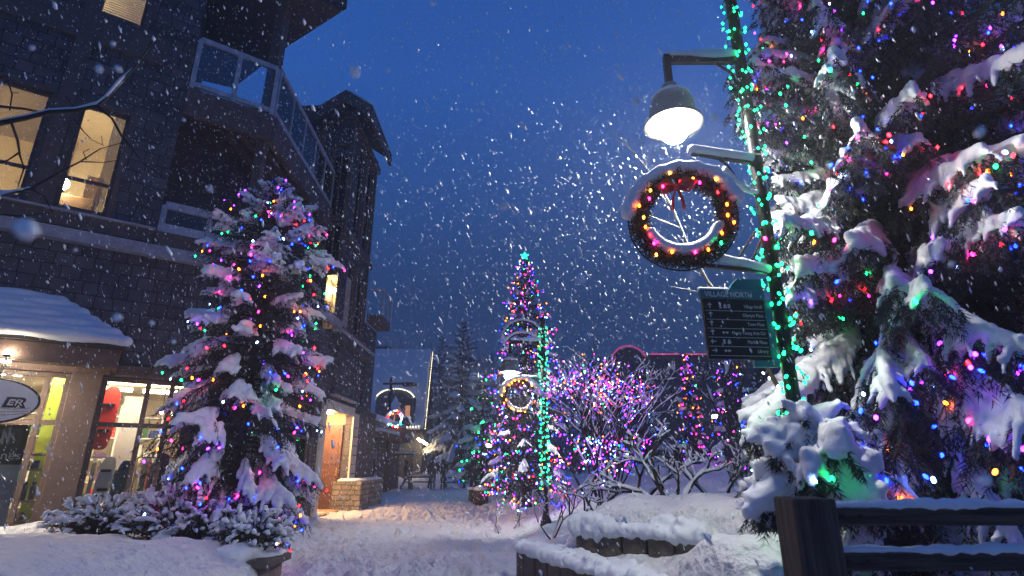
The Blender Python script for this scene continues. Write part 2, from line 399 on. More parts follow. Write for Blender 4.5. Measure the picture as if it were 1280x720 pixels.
# ---------------------------------------------------------------- ground
EDGE = [(3.0, 1.9), (4.6, 1.45), (5.4, 1.1), (7.5, .2), (10, .35), (14, -.1), (20, -.7), (26, -1.5), (34, -2.3), (40, -2.6), (60, -2.6)]
W2a, W2b = V((.72, 6.62, 0)), V((1.85, 5.62, 0))
def fbm(x, y, s, o=4):
    return noise.fractal(V((x * s, y * s, 3.7)), 1.0, 2.0, o)
DENT = {}
_r = random.Random(17)
for _ in range(1500):
    dy = 6.5 + 20 * _r.random() ** 1.4; dx = _r.uniform(-4.6, interp(EDGE, dy) - .1); da = pi / 2 + _r.gauss(0, .45); dd = (dx, dy, math.cos(da), math.sin(da), _r.uniform(.03, .075), _r.uniform(.8, 1.2))
    for i_ in (-1, 0, 1):
        for j_ in (-1, 0, 1): DENT.setdefault((int(dx // .5) + i_, int(dy // .5) + j_), []).append(dd)
def dent(x, y):
    z = 0
    for dx, dy, c, s, h, k in DENT.get((int(x // .5), int(y // .5)), ()):
        a = ((x - dx) * c + (y - dy) * s) / (.17 * k); b = (-(x - dx) * s + (y - dy) * c) / (.085 * k); q = a * a + b * b
        if q < 6: z += -h * math.exp(-q * q) + h * .45 * math.exp(-(q - 2.2) ** 2)
    return z
def gh(x, y):
    z = 0.0
    # trodden path
    d = math.hypot(x, y)
    if d < 70:
        n = fbm(x, y, 1.1) * .05 + fbm(x + 9, y * .8, 3.6, 3) * .045 + (dent(x, y) if 5 < y < 28 and -5.5 < x < 1.5 else 0)
    else: n = 0
    # left planting bed
    ex = lerp(-2.66, -3.25, sstep(7.0, 7.7, y)); lb = sstep(ex, ex - lerp(.16, .45, sstep(7.0, 7.7, y)), x) * sstep(9.9, 8.6, y)
    hb = lerp(.70, .40, sstep(5.6, 8.6, y)) + .10 * fbm(x, y, .8) + .03 * fbm(x, y, 3)
    hb -= .28 * sstep(-3.5, -2.75, x) * sstep(7.6, 6.2, y)
    z = max(z + n, lb * hb) if lb > .01 else z + n
    if y > 8.5 and x < -2: z += .10 * sstep(-4.8, -5.6, x) * sstep(13, 10, y)
    # right bank
    e = interp(EDGE, max(3.0, min(60, y))); q = x - e
    if q > -.6 and y < 80:
        if y < 7.6:
            b = .45 * sstep(0.02, .1, q) + .12 * sstep(.1, .8, q)
            # terrace behind the second ledge
            u = (W2b - W2a).normalized(); nv = V((-u.y, u.x, 0)) * -1
            p = V((x, y, 0)) - W2a; sd = -(p.x * nv.x + p.y * nv.y); al = p.x * u.x + p.y * u.y
            lim = sstep(-.5, .2, al)
            b += .36 * sstep(.02, .10, sd) * lim * sstep(-.1, .05, q - .2) + .12 * sstep(.1, .7, sd) * lim
            b += .32 * math.exp(-((x - 2.0) ** 2 / .5 + (y - 4.55) ** 2 / .30)) + .2 * math.exp(-((x - 1.55) ** 2 / .12 + (y - 4.75) ** 2 / .2))
            b += .12 * math.exp(-((x - 2.9) ** 2 / .5 + (y - 5.2) ** 2 / .5))
            k = sstep(7.6, 7.0, y)
        else: b = 0; k = 0
        b2 = (.18 * sstep(-.3, .5, q) + .45 * sstep(.3, 2.2, q)) * (1 if y < 24 else sstep(40, 24, y)) + .10 * max(0, fbm(x, y, .9)) * sstep(-.2, .6, q)
        b2 += .9 * sstep(2, 9, q) * sstep(8, 20, y)
        z = lerp(max(z, b2 + n), b + .06 * fbm(x, y, 1.8) * sstep(.1, .4, q) + n * .6, k)
    # far snow heaps across the end of the street
    if 36 < y < 60:
        z += 1.1 * sstep(37.5, 42, y) * (.6 + .6 * max(-.6, fbm(x, y, .25))) * sstep(16, 9, abs(x + 3))
    # rise towards the hills
    if d > 55: z += (d - 55) * .012
    return z
def axis(lo, hi, a, b, st, gr):
    v = list(np.arange(a, b + 1e-6, st)); s = st
    while v[-1] < hi: s *= gr; v.append(v[-1] + s)
    s = st
    while v[0] > lo: s *= gr; v.insert(0, v[0] - s)
    return v
gx = axis(-380, 380, -5.6, 4.2, .042, 1.09); gy = axis(-55, 405, 3.4, 13.5, .042, 1.03)
gv = [(x, y, gh(x, y)) for y in gy for x in gx]; nx = len(gx)
gf = [(j * nx + i, j * nx + i + 1, (j + 1) * nx + i + 1, (j + 1) * nx + i) for j in range(len(gy) - 1) for i in range(nx - 1)]
props(np_mesh('snowy_ground', gv, gf, M['path'], smooth=True), kind='structure')

# hills with forest behind the village
def hz(x, y):
    d = math.hypot(x, y * .9)
    return -3 + 76 * sstep(95, 300, d + 25 * fbm(x, y, .012)) * (.75 + .35 * fbm(x, 7, .006) + .12 * sstep(-30, -120, x) - .1 * sstep(0, 80, x))
hx = [i * 9 for i in range(-42, 43)]; hy = [70 + i * 8 for i in range(0, 42)]
hv = [(x, y, hz(x, y)) for y in hy for x in hx]; n_ = len(hx)
props(np_mesh('forested_hill', hv, [(j * n_ + i, j * n_ + i + 1, (j + 1) * n_ + i + 1, (j + 1) * n_ + i) for j in range(len(hy) - 1) for i in range(n_ - 1)], M['hill'], smooth=True), kind='structure')
mb = MB(); rr = random.Random(3)
for _ in range(2600):
    y = rr.uniform(80, 300); x = rr.uniform(-.85, .85) * y + rr.uniform(-10, 10); z = hz(x, y)
    if z < -1.5: continue
    h = rr.uniform(7, 13); r = h * .17; k = 6; a0 = rr.random() * 6
    for t in range(3):
        z0 = z + h * (.1 + .27 * t); z1 = z + h * (.5 + .25 * t); r0 = r * (1 - .27 * t)
        mb.add([(x + r0 * rr.uniform(.7, 1.15) * math.cos(a0 + 2 * pi * i / k), y + r0 * math.sin(a0 + 2 * pi * i / k), z0 - rr.random() * .5) for i in range(k)] + [(x, y, z1)], [(i, (i + 1) % k, k) for i in range(k)])
props(mb.build('distant_forest', M['forest']), 'dark conifer forest on the hillside behind the village', 'forest', kind='stuff')

# ---------------------------------------------------------------- facade helpers
class Frame:
    def __init__(s, P, u): s.P = V((P[0], P[1], 0)); s.u = V((u[0], u[1], 0)).normalized(); s.n = V((s.u.y, -s.u.x, 0))
    def p(s, a, o, z): return s.P + s.u * a + s.n * o + V((0, 0, z))
    def box(s, mb, a0, a1, o0, o1, z0, z1):
        return mb.hexa([s.p(a0, o1, z0), s.p(a1, o1, z0), s.p(a1, o0, z0), s.p(a0, o0, z0), s.p(a0, o1, z1), s.p(a1, o1, z1), s.p(a1, o0, z1), s.p(a0, o0, z1)])
    def hit(s, px, py, off=0):
        r = ray(px, py); P = s.P + s.n * off; k = (P.x * s.n.x + P.y * s.n.y) / (r.x * s.n.x + r.y * s.n.y)
        w = V((r.x * k, r.y * k, 0)) - s.P
        return w.dot(s.u), r.z * k + CH
def wall(mb, f, a0, a1, z0, z1, holes=(), th=.22):
    A = sorted(set([a0, a1] + [h[0] for h in holes] + [h[1] for h in holes])); Z = sorted(set([z0, z1] + [h[2] for h in holes] + [h[3] for h in holes]))
    for i in range(len(A) - 1):
        for j in range(len(Z) - 1):
            ca = (A[i] + A[i + 1]) / 2; cz = (Z[j] + Z[j + 1]) / 2
            if any(h[0] < ca < h[1] and h[2] < cz < h[3] for h in holes): continue
            mb.quad(f.p(A[i], 0, Z[j]), f.p(A[i + 1], 0, Z[j]), f.p(A[i + 1], 0, Z[j + 1]), f.p(A[i], 0, Z[j + 1]))
    for a, b, c, d in holes:
        mb.quad(f.p(a, 0, c), f.p(b, 0, c), f.p(b, -th, c), f.p(a, -th, c)); mb.quad(f.p(a, 0, d), f.p(a, -th, d), f.p(b, -th, d), f.p(b, 0, d))
        mb.quad(f.p(a, 0, c), f.p(a, -th, c), f.p(a, -th, d), f.p(a, 0, d)); mb.quad(f.p(b, 0, c), f.p(b, 0, d), f.p(b, -th, d), f.p(b, -th, c))
def window(f, h, parent, mul=(), tra=(), w=.07, off=-.06, glass='glass', m='trim', case=.1):
    a, b, c, d = h; mb = MB()
    f.box(mb, a, a + w, off - .05, off, c, d); f.box(mb, b - w, b, off - .05, off, c, d)
    f.box(mb, a + w, b - w, off - .05, off, c, c + w); f.box(mb, a + w, b - w, off - .05, off, d - w, d)
    for q in mul: f.box(mb, q - w / 2, q + w / 2, off - .052, off + .004, c + w, d - w)
    for q in tra: f.box(mb, a + w, b - w, off - .047, off - .003, q - w / 2, q + w / 2)
    if case:
        f.box(mb, a - case, a, -.01, .035, c - case, d + case); f.box(mb, b, b + case, -.01, .035, c - case, d + case)
        f.box(mb, a, b, -.01, .035, d, d + case); f.box(mb, a, b, -.01, .045, c - case, c)
    o = mb.build('window', M[m], parent, bevel=.006)
    g = MB(); f.box(g, a + w - .01, b - w + .01, off - .032, off - .024, c + w - .01, d - w + .01); g.build('pane', M[glass], o)
    return o
def room(f, a0, a1, z0, z1, d, parent, m='cream', off=-.24):
    mb = MB(); p = f.p; e = off - d
    mb.quad(p(a0, e, z0), p(a1, e, z0), p(a1, e, z1), p(a0, e, z1)); mb.quad(p(a0, off, z0), p(a0, e, z0), p(a0, e, z1), p(a0, off, z1))
    mb.quad(p(a1, off, z0), p(a1, off, z1), p(a1, e, z1), p(a1, e, z0)); mb.quad(p(a0, off, z1), p(a0, e, z1), p(a1, e, z1), p(a1, off, z1))
    mb.quad(p(a0, off, z0), p(a1, off, z0), p(a1, e, z0), p(a0, e, z0))
    return mb.build('room', M[m], parent)

# ================================================================ left building with the ski shop
F = Frame((-6.8, 10.8), (.81, .586))
SW = Frame((-5.5, 0), (0, 1))          # street side: s = Y, facing +X
LB = thing('lodge_building', (-7.2, 11.0, 0), 'large dark shingled lodge on the left with balconies, lit windows and a ski shop below', 'building')
cA = (-5.5 + 6.8) / F.u.x          # where the front meets the street side
winA = (-3.75, -2.88, 6.12, 8.44); winB = (-2.42, -1.60, 6.12, 8.44); winC = (-2.72, -1.78, 10.68, 12.4); winD = (-4.4, -3.3, 10.68, 12.2); winE = (-5.0, -4.1, 6.12, 8.44)
shopL = (-3.6, -1.50, .28, 2.98); shopR = (-1.04, .46, .5, 2.98); shopS = (12.6, 15.4, .5, 2.9); entry = (16.35, 19.2, 0.0, 3.08)
mb = MB()
wall(mb, F, -9.5, cA, -.3, 5.5, [shopL, shopR])
wall(mb, F, -9.5, -.72, 5.5, 13.4, [winA, winB, winC, winD, winE])
wall(mb, SW, F.p(cA, 0, 0).y, 22.6, -.3, 3.35, [shopS, entry]); wall(mb, SW, F.p(cA, 0, 0).y, 20.2, 3.35, 5.2)
# recess side and back walls behind the balconies
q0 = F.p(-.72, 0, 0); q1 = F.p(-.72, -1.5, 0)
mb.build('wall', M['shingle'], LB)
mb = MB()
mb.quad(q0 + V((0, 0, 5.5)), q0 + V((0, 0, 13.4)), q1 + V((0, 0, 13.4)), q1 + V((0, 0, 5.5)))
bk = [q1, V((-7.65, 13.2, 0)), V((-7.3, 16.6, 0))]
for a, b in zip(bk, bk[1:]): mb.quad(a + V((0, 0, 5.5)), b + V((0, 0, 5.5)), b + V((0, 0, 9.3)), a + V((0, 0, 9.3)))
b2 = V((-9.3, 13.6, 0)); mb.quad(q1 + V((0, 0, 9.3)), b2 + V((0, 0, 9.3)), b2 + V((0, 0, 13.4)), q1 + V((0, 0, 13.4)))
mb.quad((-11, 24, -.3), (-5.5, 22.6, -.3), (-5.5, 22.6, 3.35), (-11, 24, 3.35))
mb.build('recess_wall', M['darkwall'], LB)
for i, h in enumerate((winA, winB, winE)):
    o = window(F, h, LB, tra=(6.78,))
    mb = MB()
    for k in range(30):
        z = 8.36 - k * .035
        F.box(mb, h[0] + .08, h[1] - .08, -.125, -.105, z - .006, z + .006) if i != 1 else None
    if mb.v: mb.build('blind', M['blind'], o)
o = window(F, winC, LB); mb = MB()
for k in range(26): F.box(mb, winC[0] + .08, winC[1] - .08, -.14, -.11, 10.78 + k * .06, 10.815 + k * .06)
mb.build('blind', M['blind'], o)
o = window(F, winD, LB, glass='dglass')
for a0, a1, z0, z1, dp in ((-5.2, -2.66, 5.95, 8.7, 2.2), (-2.6, -.95, 5.95, 8.7, 2.2), (-2.9, -1.5, 10.5, 12.6, 1.6)):
    rm = room(F, a0, a1, z0, z1, dp, LB)
    mb = MB(); c = F.p(a0 + .16 if a0 < -3 or z0 > 8 else -2.5, -1.0, 7.0 if z0 < 8 else 10.62); mb.ball(c, .13, 10); mb.build('room_lamp', E['warm'], rm, smooth=True)
# armchair behind the right lit window
mb = MB(); F.box(mb, -2.52, -1.9, -1.15, -.5, 6.0, 6.36); F.box(mb, -2.52, -1.9, -1.3, -1.12, 6.0, 6.85)
F.box(mb, -2.6, -2.5, -1.2, -.5, 6.0, 6.6)
mb.build('armchair', mat('brown_armchair', (.12, .07, .04), .8), None, loc=F.p(-2.2, -.8, 6.0), bevel=.04)
props(bpy.data.objects['armchair'], 'brown armchair inside the lit upper window above the shop', 'armchair')
for k, s in enumerate((-1.82, -1.74, -1.66)):
    pass
mb = MB()
for k in range(9): F.box(mb, -1.86 + .025 * k, -1.845 + .025 * k, -.30 - .02 * (k % 2), -.27, 6.2, 8.5)
mb.build('curtain', M['blind'], LB)
mb = MB(); F.box(mb, -2.25, -1.95, -2.41, -2.38, 7.2, 7.9); mb.build('wall_picture', M['beam'], LB)
# timber grid and ledges
mb = MB()
for s0, s1 in ((-2.8, -2.52), (-5.9, -5.6)): F.box(mb, s0, s1, 0, .09, 5.95, 13.3)
F.box(mb, -9.5, -1.25, 0, .075, 9.85, 10.55)
F.box(mb, -9.5, -.74, 0, .07, 5.72, 6.0)
mb.build('timber_frame', M['trim'], LB, bevel=.01)
mb = MB(); F.box(mb, -9.5, cA + .08, 0, .20, 5.42, 5.66); SW.box(mb, F.p(cA, .2, 0).y, 16.55, 0, .2, 5.42, 5.66)
F.box(mb, -9.5, -.74, .0, .13, 6.0, 6.05)
mb.build('ledge', M['ledge'], LB, bevel=.015)
mb = MB(); SW.box(mb, 16.2, 20.3, 0, .32, 5.02, 5.26); SW.box(mb, 16.6, 18.9, 0, .16, 3.45, 4.95)
mb.build('bay_panel', M['shingle2'], LB, bevel=.02)
mb = MB(); SW.box(mb, 16.15, 20.35, .02, .36, 5.26, 5.36); SW.box(mb, 16.55, 18.95, .02, .2, 3.38, 3.45)
mb.build('bay_ledge', M['ledge'], LB, bevel=.02)
# balconies: floor slabs, fascia beams, rails
out = [F.p(-.72, .02, 0), F.p(1.12, .02, 0), V((-6.12, 16.62, 0)), V((-7.5, 16.62, 0)), q1]
def poly(ps): return [(p.x, p.y) for p in ps]
def balcony(zs, zt, rt, low):
    mb = MB(); mb.prism(poly([out[0], out[1], out[2], out[3], out[4]]), zs + .35, zt)
    B = mb.build('balcony', M['soffit'], LB)
    mb = MB()
    for a, b in ((out[0], out[1]), (out[1], out[2])): mb.bar(a + V((0, 0, (zs + zt) / 2)), b + V((0, 0, (zs + zt) / 2)), .16, zt - zs)
    d = (out[2] - out[1]).normalized(); nn = V((-d.y, d.x, 0))
    if not low:
        for k in range(3): mb.bar(out[1] + nn * (.35 + .35 * k) + V((0, 0, zs + .24)), out[2] + nn * (.35 + .35 * k) + V((0, 0, zs + .24)), .12, .2)
    mb.build('fascia_beam', M['beam'], B, bevel=.012)
    segs = [(out[0], out[1], 2), (out[1], out[2], 5)]
    mb = MB(); gl = MB()
    for a, b, n in segs:
        a = a + (b - a).normalized() * .06; b = b - (b - a).normalized() * .06
        if low:
            mb.bar(a + V((0, 0, zt + .62)), b + V((0, 0, zt + .62)), .09, .17); mb.bar(a + V((0, 0, zt + .10)), b + V((0, 0, zt + .10)), .09, .2)
            for k in range(n + 1): q = a.lerp(b, k / n); mb.bar(q + V((0, 0, zt)), q + V((0, 0, zt + .62)), .085, .085)
        else:
            mb.bar(a + V((0, 0, zt + rt)), b + V((0, 0, zt + rt)), .09, .13); mb.bar(a + V((0, 0, zt + .14)), b + V((0, 0, zt + .14)), .08, .12)
            for k in range(n + 1): q = a.lerp(b, k / n); wd = .1 if n == 2 else .06; mb.bar(q + V((0, 0, zt)), q + V((0, 0, zt + rt)), wd, wd, (b - a))
        gl.bar(a + V((0, 0, zt + .1 + rt / 2)), b + V((0, 0, zt + .1 + rt / 2)), .012, rt - .1)
    mb.build('railing', M['rail'], B, bevel=.01); gl.build('glass_panel', M['glass'], B)
balcony(8.85, 9.55, 1.38, False); balcony(5.5, 6.0, .66, True)
mb = MB(); c = F.p(1.0, -.12, 0); mb.bar(c + V((0, 0, 9.55)), c + V((0, 0, 13.3)), .26, .26); mb.bar(c + V((0, 0, 6.0)), c + V((0, 0, 8.85)), .2, .2)
mb.build('corner_post', M['beam'], LB, bevel=.015)
rp = [F.p(-10, 1.0, 0), V((-4.66, 11.83, 0)), V((-6.7, 13.1, 0)), V((-9.2, 15.0, 0)), V((-16, 12, 0))]
mb = MB(); mb.prism(poly(rp), 13.2, 13.32); mb.build('soffit', M['soffit'], LB)
mb = MB(); mb.prism(poly([F.p(-10, 1.1, 0), V((-4.55, 11.85, 0)), V((-6.65, 13.22, 0)), V((-9.2, 15.1, 0)), V((-16, 12, 0))]), 13.323, 13.75)
ro = mb.build('roof', M['roof'], LB)
mb = MB(); mb.prism(poly([F.p(-10, 1.0, 0), V((-4.7, 11.83, 0)), V((-6.7, 13.12, 0)), V((-9.2, 15.0, 0)), V((-16, 12, 0))]), 13.753, 14.0); mb.build('roof_snow', M['snow'], ro, bevel=.1)

# --- shop canopy with snow
CE = .95
mb = MB()
F.box(mb, -6.5, -.86, CE - .06, CE, 3.02, 3.34); F.box(mb, -.92, -.86, -.02, CE - .06, 3.02, 3.34); F.box(mb, -6.5, -.92, 0, CE - .06, 3.10, 3.16)
F.box(mb, -.86, .62, .0, .1, 2.98, 3.2); F.box(mb, -3.7, -.95, .0, .05, 2.98, 3.10)
can = mb.build('canopy', M['beam'], LB, bevel=.01)
for s_ in (-4.2, -3.2, -2.35):
    mb = MB(); mb.lathe([(.065, 0), (.065, .02)], F.p(s_, .78, 2.985), 14); mb.build('downlight', E['down'], can)
p = F.p
mb = MB(); mb.add([p(-6.5, CE + .07, 3.35), p(-.8, CE + .07, 3.35), p(-1.9, .02, 4.15), p(-6.5, .02, 4.15), p(-.8, 0.02, 3.35), p(-6.5, CE + .07, 3.42), p(-.8, CE + .07, 3.42), p(-1.9, .02, 4.22), p(-6.5, .02, 4.22), p(-.8, .02, 3.42)],
    [(0, 1, 6, 5), (1, 4, 9, 6), (5, 6, 7, 8), (6, 9, 7), (0, 3, 4, 1)])
mb.build('canopy_roof', M['roof'], can)
mb = MB()
for k in range(40):
    t = k / 39
    for j in range(7):
        v = j / 6; e = lerp(-.86, -1.95, v); s = lerp(-6.4, e, t); o = lerp(CE + .03, .1, v); z = lerp(3.5, 4.28, v)
        r = .12 + .015 * math.sin(k * 1.7 + j)
        mb.ballv(p(s, o, z - .01), V((.17, .17, .11 + .02 * math.sin(k * .8 + j * 2))), 8)
for j in range(14):
    v = j / 13; mb.ballv(p(lerp(-.86, -1.95, v), lerp(CE, .06, v), lerp(3.48, 4.26, v)), V((.13, .13, .1)), 8)
    mb.ballv(p(-.9 - .02 * j, lerp(CE, .1, v), 3.49), V((.12, .12, .09)), 8)
snow_build('canopy_snow', mb, .035, can, it=4)

# --- shop front glazing
o = window(F, shopL, LB, mul=(-1.83, -2.55), tra=(2.11,), w=.085, case=0)
o = window(F, shopR, LB, mul=(-.30, .1), tra=(2.11,), w=.085, case=0)
o = window(SW, shopS, LB, mul=(13.5, 14.5), tra=(2.1,), w=.085, case=.08)
mb = MB(); F.box(mb, -1.50, -1.04, -.2, .16, -.2, 3.0); F.box(mb, .46, .62, -.02, .1, -.2, 2.98); mb.build('pillar', M['trim'], LB, bevel=.012)
# shop interior
mb = MB()
fl = [p(-5.5, -.25, 0), p(.9, -.25, 0), p(cA - .25, -.25, 0), V((-5.75, 15.9, 0)), V((-9.6, 15.9, 0)), p(-5.5, -5, 0)]
zz = lambda q, z: (q.x, q.y, z)
mb.add([zz(q, .12) for q in fl], [(0, 1, 2, 3, 4, 5)]); mb.build('shop_floor', M['floor'], LB)
mb = MB(); mb.add([zz(q, 3.12) for q in fl], [(5, 4, 3, 2, 1, 0)])
for a, b in ((fl[3], fl[4]), (fl[4], fl[5]), (fl[5], fl[0])): mb.quad(zz(a, .12), zz(b, .12), zz(b, 3.12), zz(a, 3.12))
mb.quad(p(-5.5, -.25, .12), p(-3.6, -.25, .12), p(-3.6, -.25, 3.12), p(-5.5, -.25, 3.12))
mb.build('shop_interior', M['cream'], LB)
for s, o in ((-3.0, -.7), (-2.1, -.5), (-.5, -.36), (.2, -2.2), (-1.0, -2.2), (-1.4, -3.2), (-3.6, -2.5)):
    mb = MB(); F.box(mb, s - .5, s + .5, o - .12, o + .12, 2.96, 3.02); mb.build('ceiling_light', E['fixture'], LB)
for y in (12.9, 14.6):
    mb = MB(); mb.box(-7.0, y - .5, 2.96, -6.76, y + .5, 3.02); mb.build('ceiling_light', E['fixture'], LB)
mb = MB(); F.box(mb, -1.80, -1.50, -.75, -.69, .12, 3.0); mb.build('lime_panel', M['lime'], LB)

# --- entrance porch on the street side
mb = MB(); y0, y1 = entry[0], entry[1]
mb.quad((-5.72, y0, 3.08), (-5.72, y1, 3.08), (-7.1, y1, 3.08), (-7.1, y0, 3.08)); mb.quad((-7.1, y0, 0), (-7.1, y1, 0), (-7.1, y1, 3.08), (-7.1, y0, 3.08))
mb.quad((-5.72, y0, 0), (-7.1, y0, 0), (-7.1, y0, 3.08), (-5.72, y0, 3.08)); mb.quad((-5.72, y1, 0), (-5.72, y1, 3.08), (-7.1, y1, 3.08), (-7.1, y1, 0))
mb.quad((-5.5, y0, .02), (-5.5, y1, .02), (-7.1, y1, .02), (-7.1, y0, .02))
po = mb.build('porch', M['porchwood'], LB)
mb = MB(); mb.box(-6.55, 19.08, .03, -5.75, 19.19, 2.7); mb.box(-6.45, 19.06, .3, -5.85, 19.08, 1.2); mb.box(-6.45, 19.06, 1.4, -5.85, 19.08, 2.5)
mb.build('door', M['door'], po, bevel=.01)
mb = MB(); mb.box(-5.84, 19.0, 1.05, -5.79, 19.06, 1.3); mb.build('door_handle', M['gold'], po)
mb = MB(); mb.box(-7.0, 16.5, .1, -6.95, 17.7, 2.5); mb.build('door_pane', M['dglass'], po)
for y in (16.9, 18.3):
    mb = MB(); mb.box(-6.3, y - .2, 3.0, -5.95, y + .2, 3.07); mb.build('entry_light', E['entry'], po)
mb = MB(); mb.box(-6.6, 19.21, 0, -5.44, 19.9, 3.1); mb.box(-6.0, 16.0, 0, -5.42, 16.34, 3.1); mb.box(-5.5, 16.34, 2.98, -5.42, 19.21, 3.26)
mb.build('porch_trim', M['cream'], LB, bevel=.015)
mb = MB()
for k in range(6): mb.box(-5.445, 19.3, 1.1 + .3 * k, -5.42, 19.8, 1.13 + .3 * k)
mb.build('porch_slat', M['beam'], LB)
mb = MB(); mb.box(-5.9, 19.0, -.1, -4.95, 20.2, .88); mb.box(-5.6, 20.9, -.1, -5.0, 22.4, .88)
pl = mb.build('stone_plinth', M['stone'], LB, bevel=.03)
mb = MB()
for k in range(9):
    mb.ballv(V((-5.42, 19.1 + k * .125, .9)), V((.42, .16, .08)), 8)
for k in range(10): mb.ballv(V((-5.27, 21 + k * .14, .9)), V((.28, .16, .07)), 8)
snow_build('plinth_snow', mb, .04, pl, it=2)

# ================================================================ tower building next door
TB = thing('tower_building', (-6.2, 18.3, 0), 'tall narrow gabled tower with dark panelled bays rising beside the lodge', 'building')
TF = Frame((-7.3, 16.7), (1, 0)); TS = Frame((-5.55, 0), (0, 1))
litw = (1.22, 1.76 - .02, 5.45, 7.35); tw1 = (1.05, 1.6, 9.4, 12.1); tw0 = (1.05, 1.6, 7.75, 9.1)
mb = MB(); wall(mb, TF, 0, 1.75, 5.36, 13.3, [litw[:1] + (1.66,) + litw[2:], tw1, tw0]);
ts = [(17.3, 18.0, 9.0, 12.6), (18.5, 19.3, 9.0, 12.6), (17.2, 18.0, 5.7, 8.0), (18.4, 19.3, 5.7, 8.0)]
wall(mb, TS, 16.7, 19.9, 5.37, 13.3, ts)
mb.add([(-7.3, 16.7, 13.3), (-5.55, 16.7, 13.3), (-5.85, 16.7, 13.75)], [(0, 1, 2)])
mb.quad((-5.55, 19.9, 3.3), (-9, 19.9, 3.3), (-9, 19.9, 13.3), (-5.55, 19.9, 13.3))
mb.build('wall', M['shingle2'], TB)
for h in (tw1, tw0): window(TF, h, TB, glass='dglass', m='beam', mul=((h[0] + h[1]) / 2,), case=.06, w=.045)
wl = (1.22, 1.66, 5.45, 7.35); window(TF, wl, TB, tra=(6.0,), w=.04, case=.05); rm = room(TF, 1.0, 1.70, 5.4, 7.5, 1.4, TB, m='tan')
mb = MB(); mb.ball((-6.15, 15.9 + 1.9, 7.1), .1, 8); mb.build('room_lamp', E['warm'], rm, smooth=True)
for h in ts: window(TS, h, TB, glass='dglass', m='beam', w=.06, case=.07)
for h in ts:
    mb = MB(); mb.quad((-5.8, h[0], h[2]), (-5.8, h[1], h[2]), (-5.8, h[1], h[3]), (-5.8, h[0], h[3])); mb.build('room_shade_sheet', M['dark'], TB)  # flat sheet behind the pane, room shade put into its colour
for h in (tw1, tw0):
    mb = MB(); mb.quad((-7.3 + h[0], 16.95, h[2]), (-7.3 + h[1], 16.95, h[2]), (-7.3 + h[1], 16.95, h[3]), (-7.3 + h[0], 16.95, h[3])); mb.build('room_shade_sheet', M['dark'], TB)  # front panes: same near-black sheet as painted room shade
mb = MB()
for x in (-6.72, -5.62): mb.box(x, 16.62, 5.4, x + .1, 16.7 + .0, 13.2)
for y in (18.15, 19.5): mb.box(-5.55, y, 5.6, -5.47, y + .12, 13.2)
for z in (5.4, 8.6, 12.75): mb.box(-5.55, 16.72, z, -5.43, 19.9, z + .28)
mb.build('timber_frame', M['beam'], TB, bevel=.01)
# gable roof
L_, C_, R_ = V((-6.75, 0, 13.35)), V((-5.88, 0, 14.0)), V((-4.92, 0, 13.35)); yf, yb = 16.25, 19.5
mb = MB()
for a, b in ((L_, C_), (C_, R_)):
    mb.hexa([V((a.x, yf, a.z - .16)), V((b.x, yf, b.z - .16)), V((b.x, yb, b.z - .16)), V((a.x, yb, a.z - .16)), V((a.x, yf, a.z + .1)), V((b.x, yf, b.z + .1)), V((b.x, yb, b.z + .1)), V((a.x, yb, a.z + .1))])
mb.box(-9.2, yf, 13.303, -6.7, 20, 13.45)
ro = mb.build('roof', M['roof'], TB)
mb = MB()
for a, b in ((L_, C_), (C_, R_)):
    mb.hexa([V((a.x, yf - .08, a.z - .42)), V((b.x, yf - .08, b.z - .42)), V((b.x, yf - .003, b.z - .42)), V((a.x, yf - .003, a.z - .42)), V((a.x, yf - .08, a.z + .06)), V((b.x, yf - .08, b.z + .06)), V((b.x, yf - .003, b.z + .06)), V((a.x, yf - .003, a.z + .06))])
mb.box(-5.0, yf, 12.92, -4.9, yb, 13.30); mb.box(-9.0, yf + .05, 12.95, -6.75, yf + .13, 13.3)
mb.build('bargeboard', M['trim'], TB, bevel=.01)
mb = MB()
for a, b in ((L_, C_), (C_, R_)):
    mb.hexa([V((a.x, yf + .1, a.z + .103)), V((b.x, yf + .1, b.z + .103)), V((b.x, yb, b.z + .103)), V((a.x, yb, a.z + .103)), V((a.x, yf + .1, a.z + .24)), V((b.x, yf + .1, b.z + .24)), V((b.x, yb, b.z + .24)), V((a.x, yb, a.z + .24))])
mb.build('roof_snow', M['snow'], ro, bevel=.04)
mb = MB(); mb.prism([(-5.5, 19.95), (-4.95, 20.15), (-4.95, 21.6), (-5.5, 21.6)], 6.55, 6.85)
bk_ = mb.build('side_balcony', M['beam'], TB)
mb = MB(); mb.bar((-4.97, 20.15, 7.85), (-4.97, 21.6, 7.85), .08, .1); mb.bar((-5.5, 19.98, 7.85), (-4.97, 20.15, 7.85), .08, .1)
for q in ((-4.97, 20.15), (-4.97, 20.9), (-4.97, 21.55)): mb.bar((*q, 6.85), (*q, 7.85), .06, .06)
mb.build('railing', M['rail'], bk_)
mb = MB(); mb.box(-9, 19.95, 3.35, -5.5, 21.6, 6.5); mb.build('rear_wall', M['darkwall'], TB)
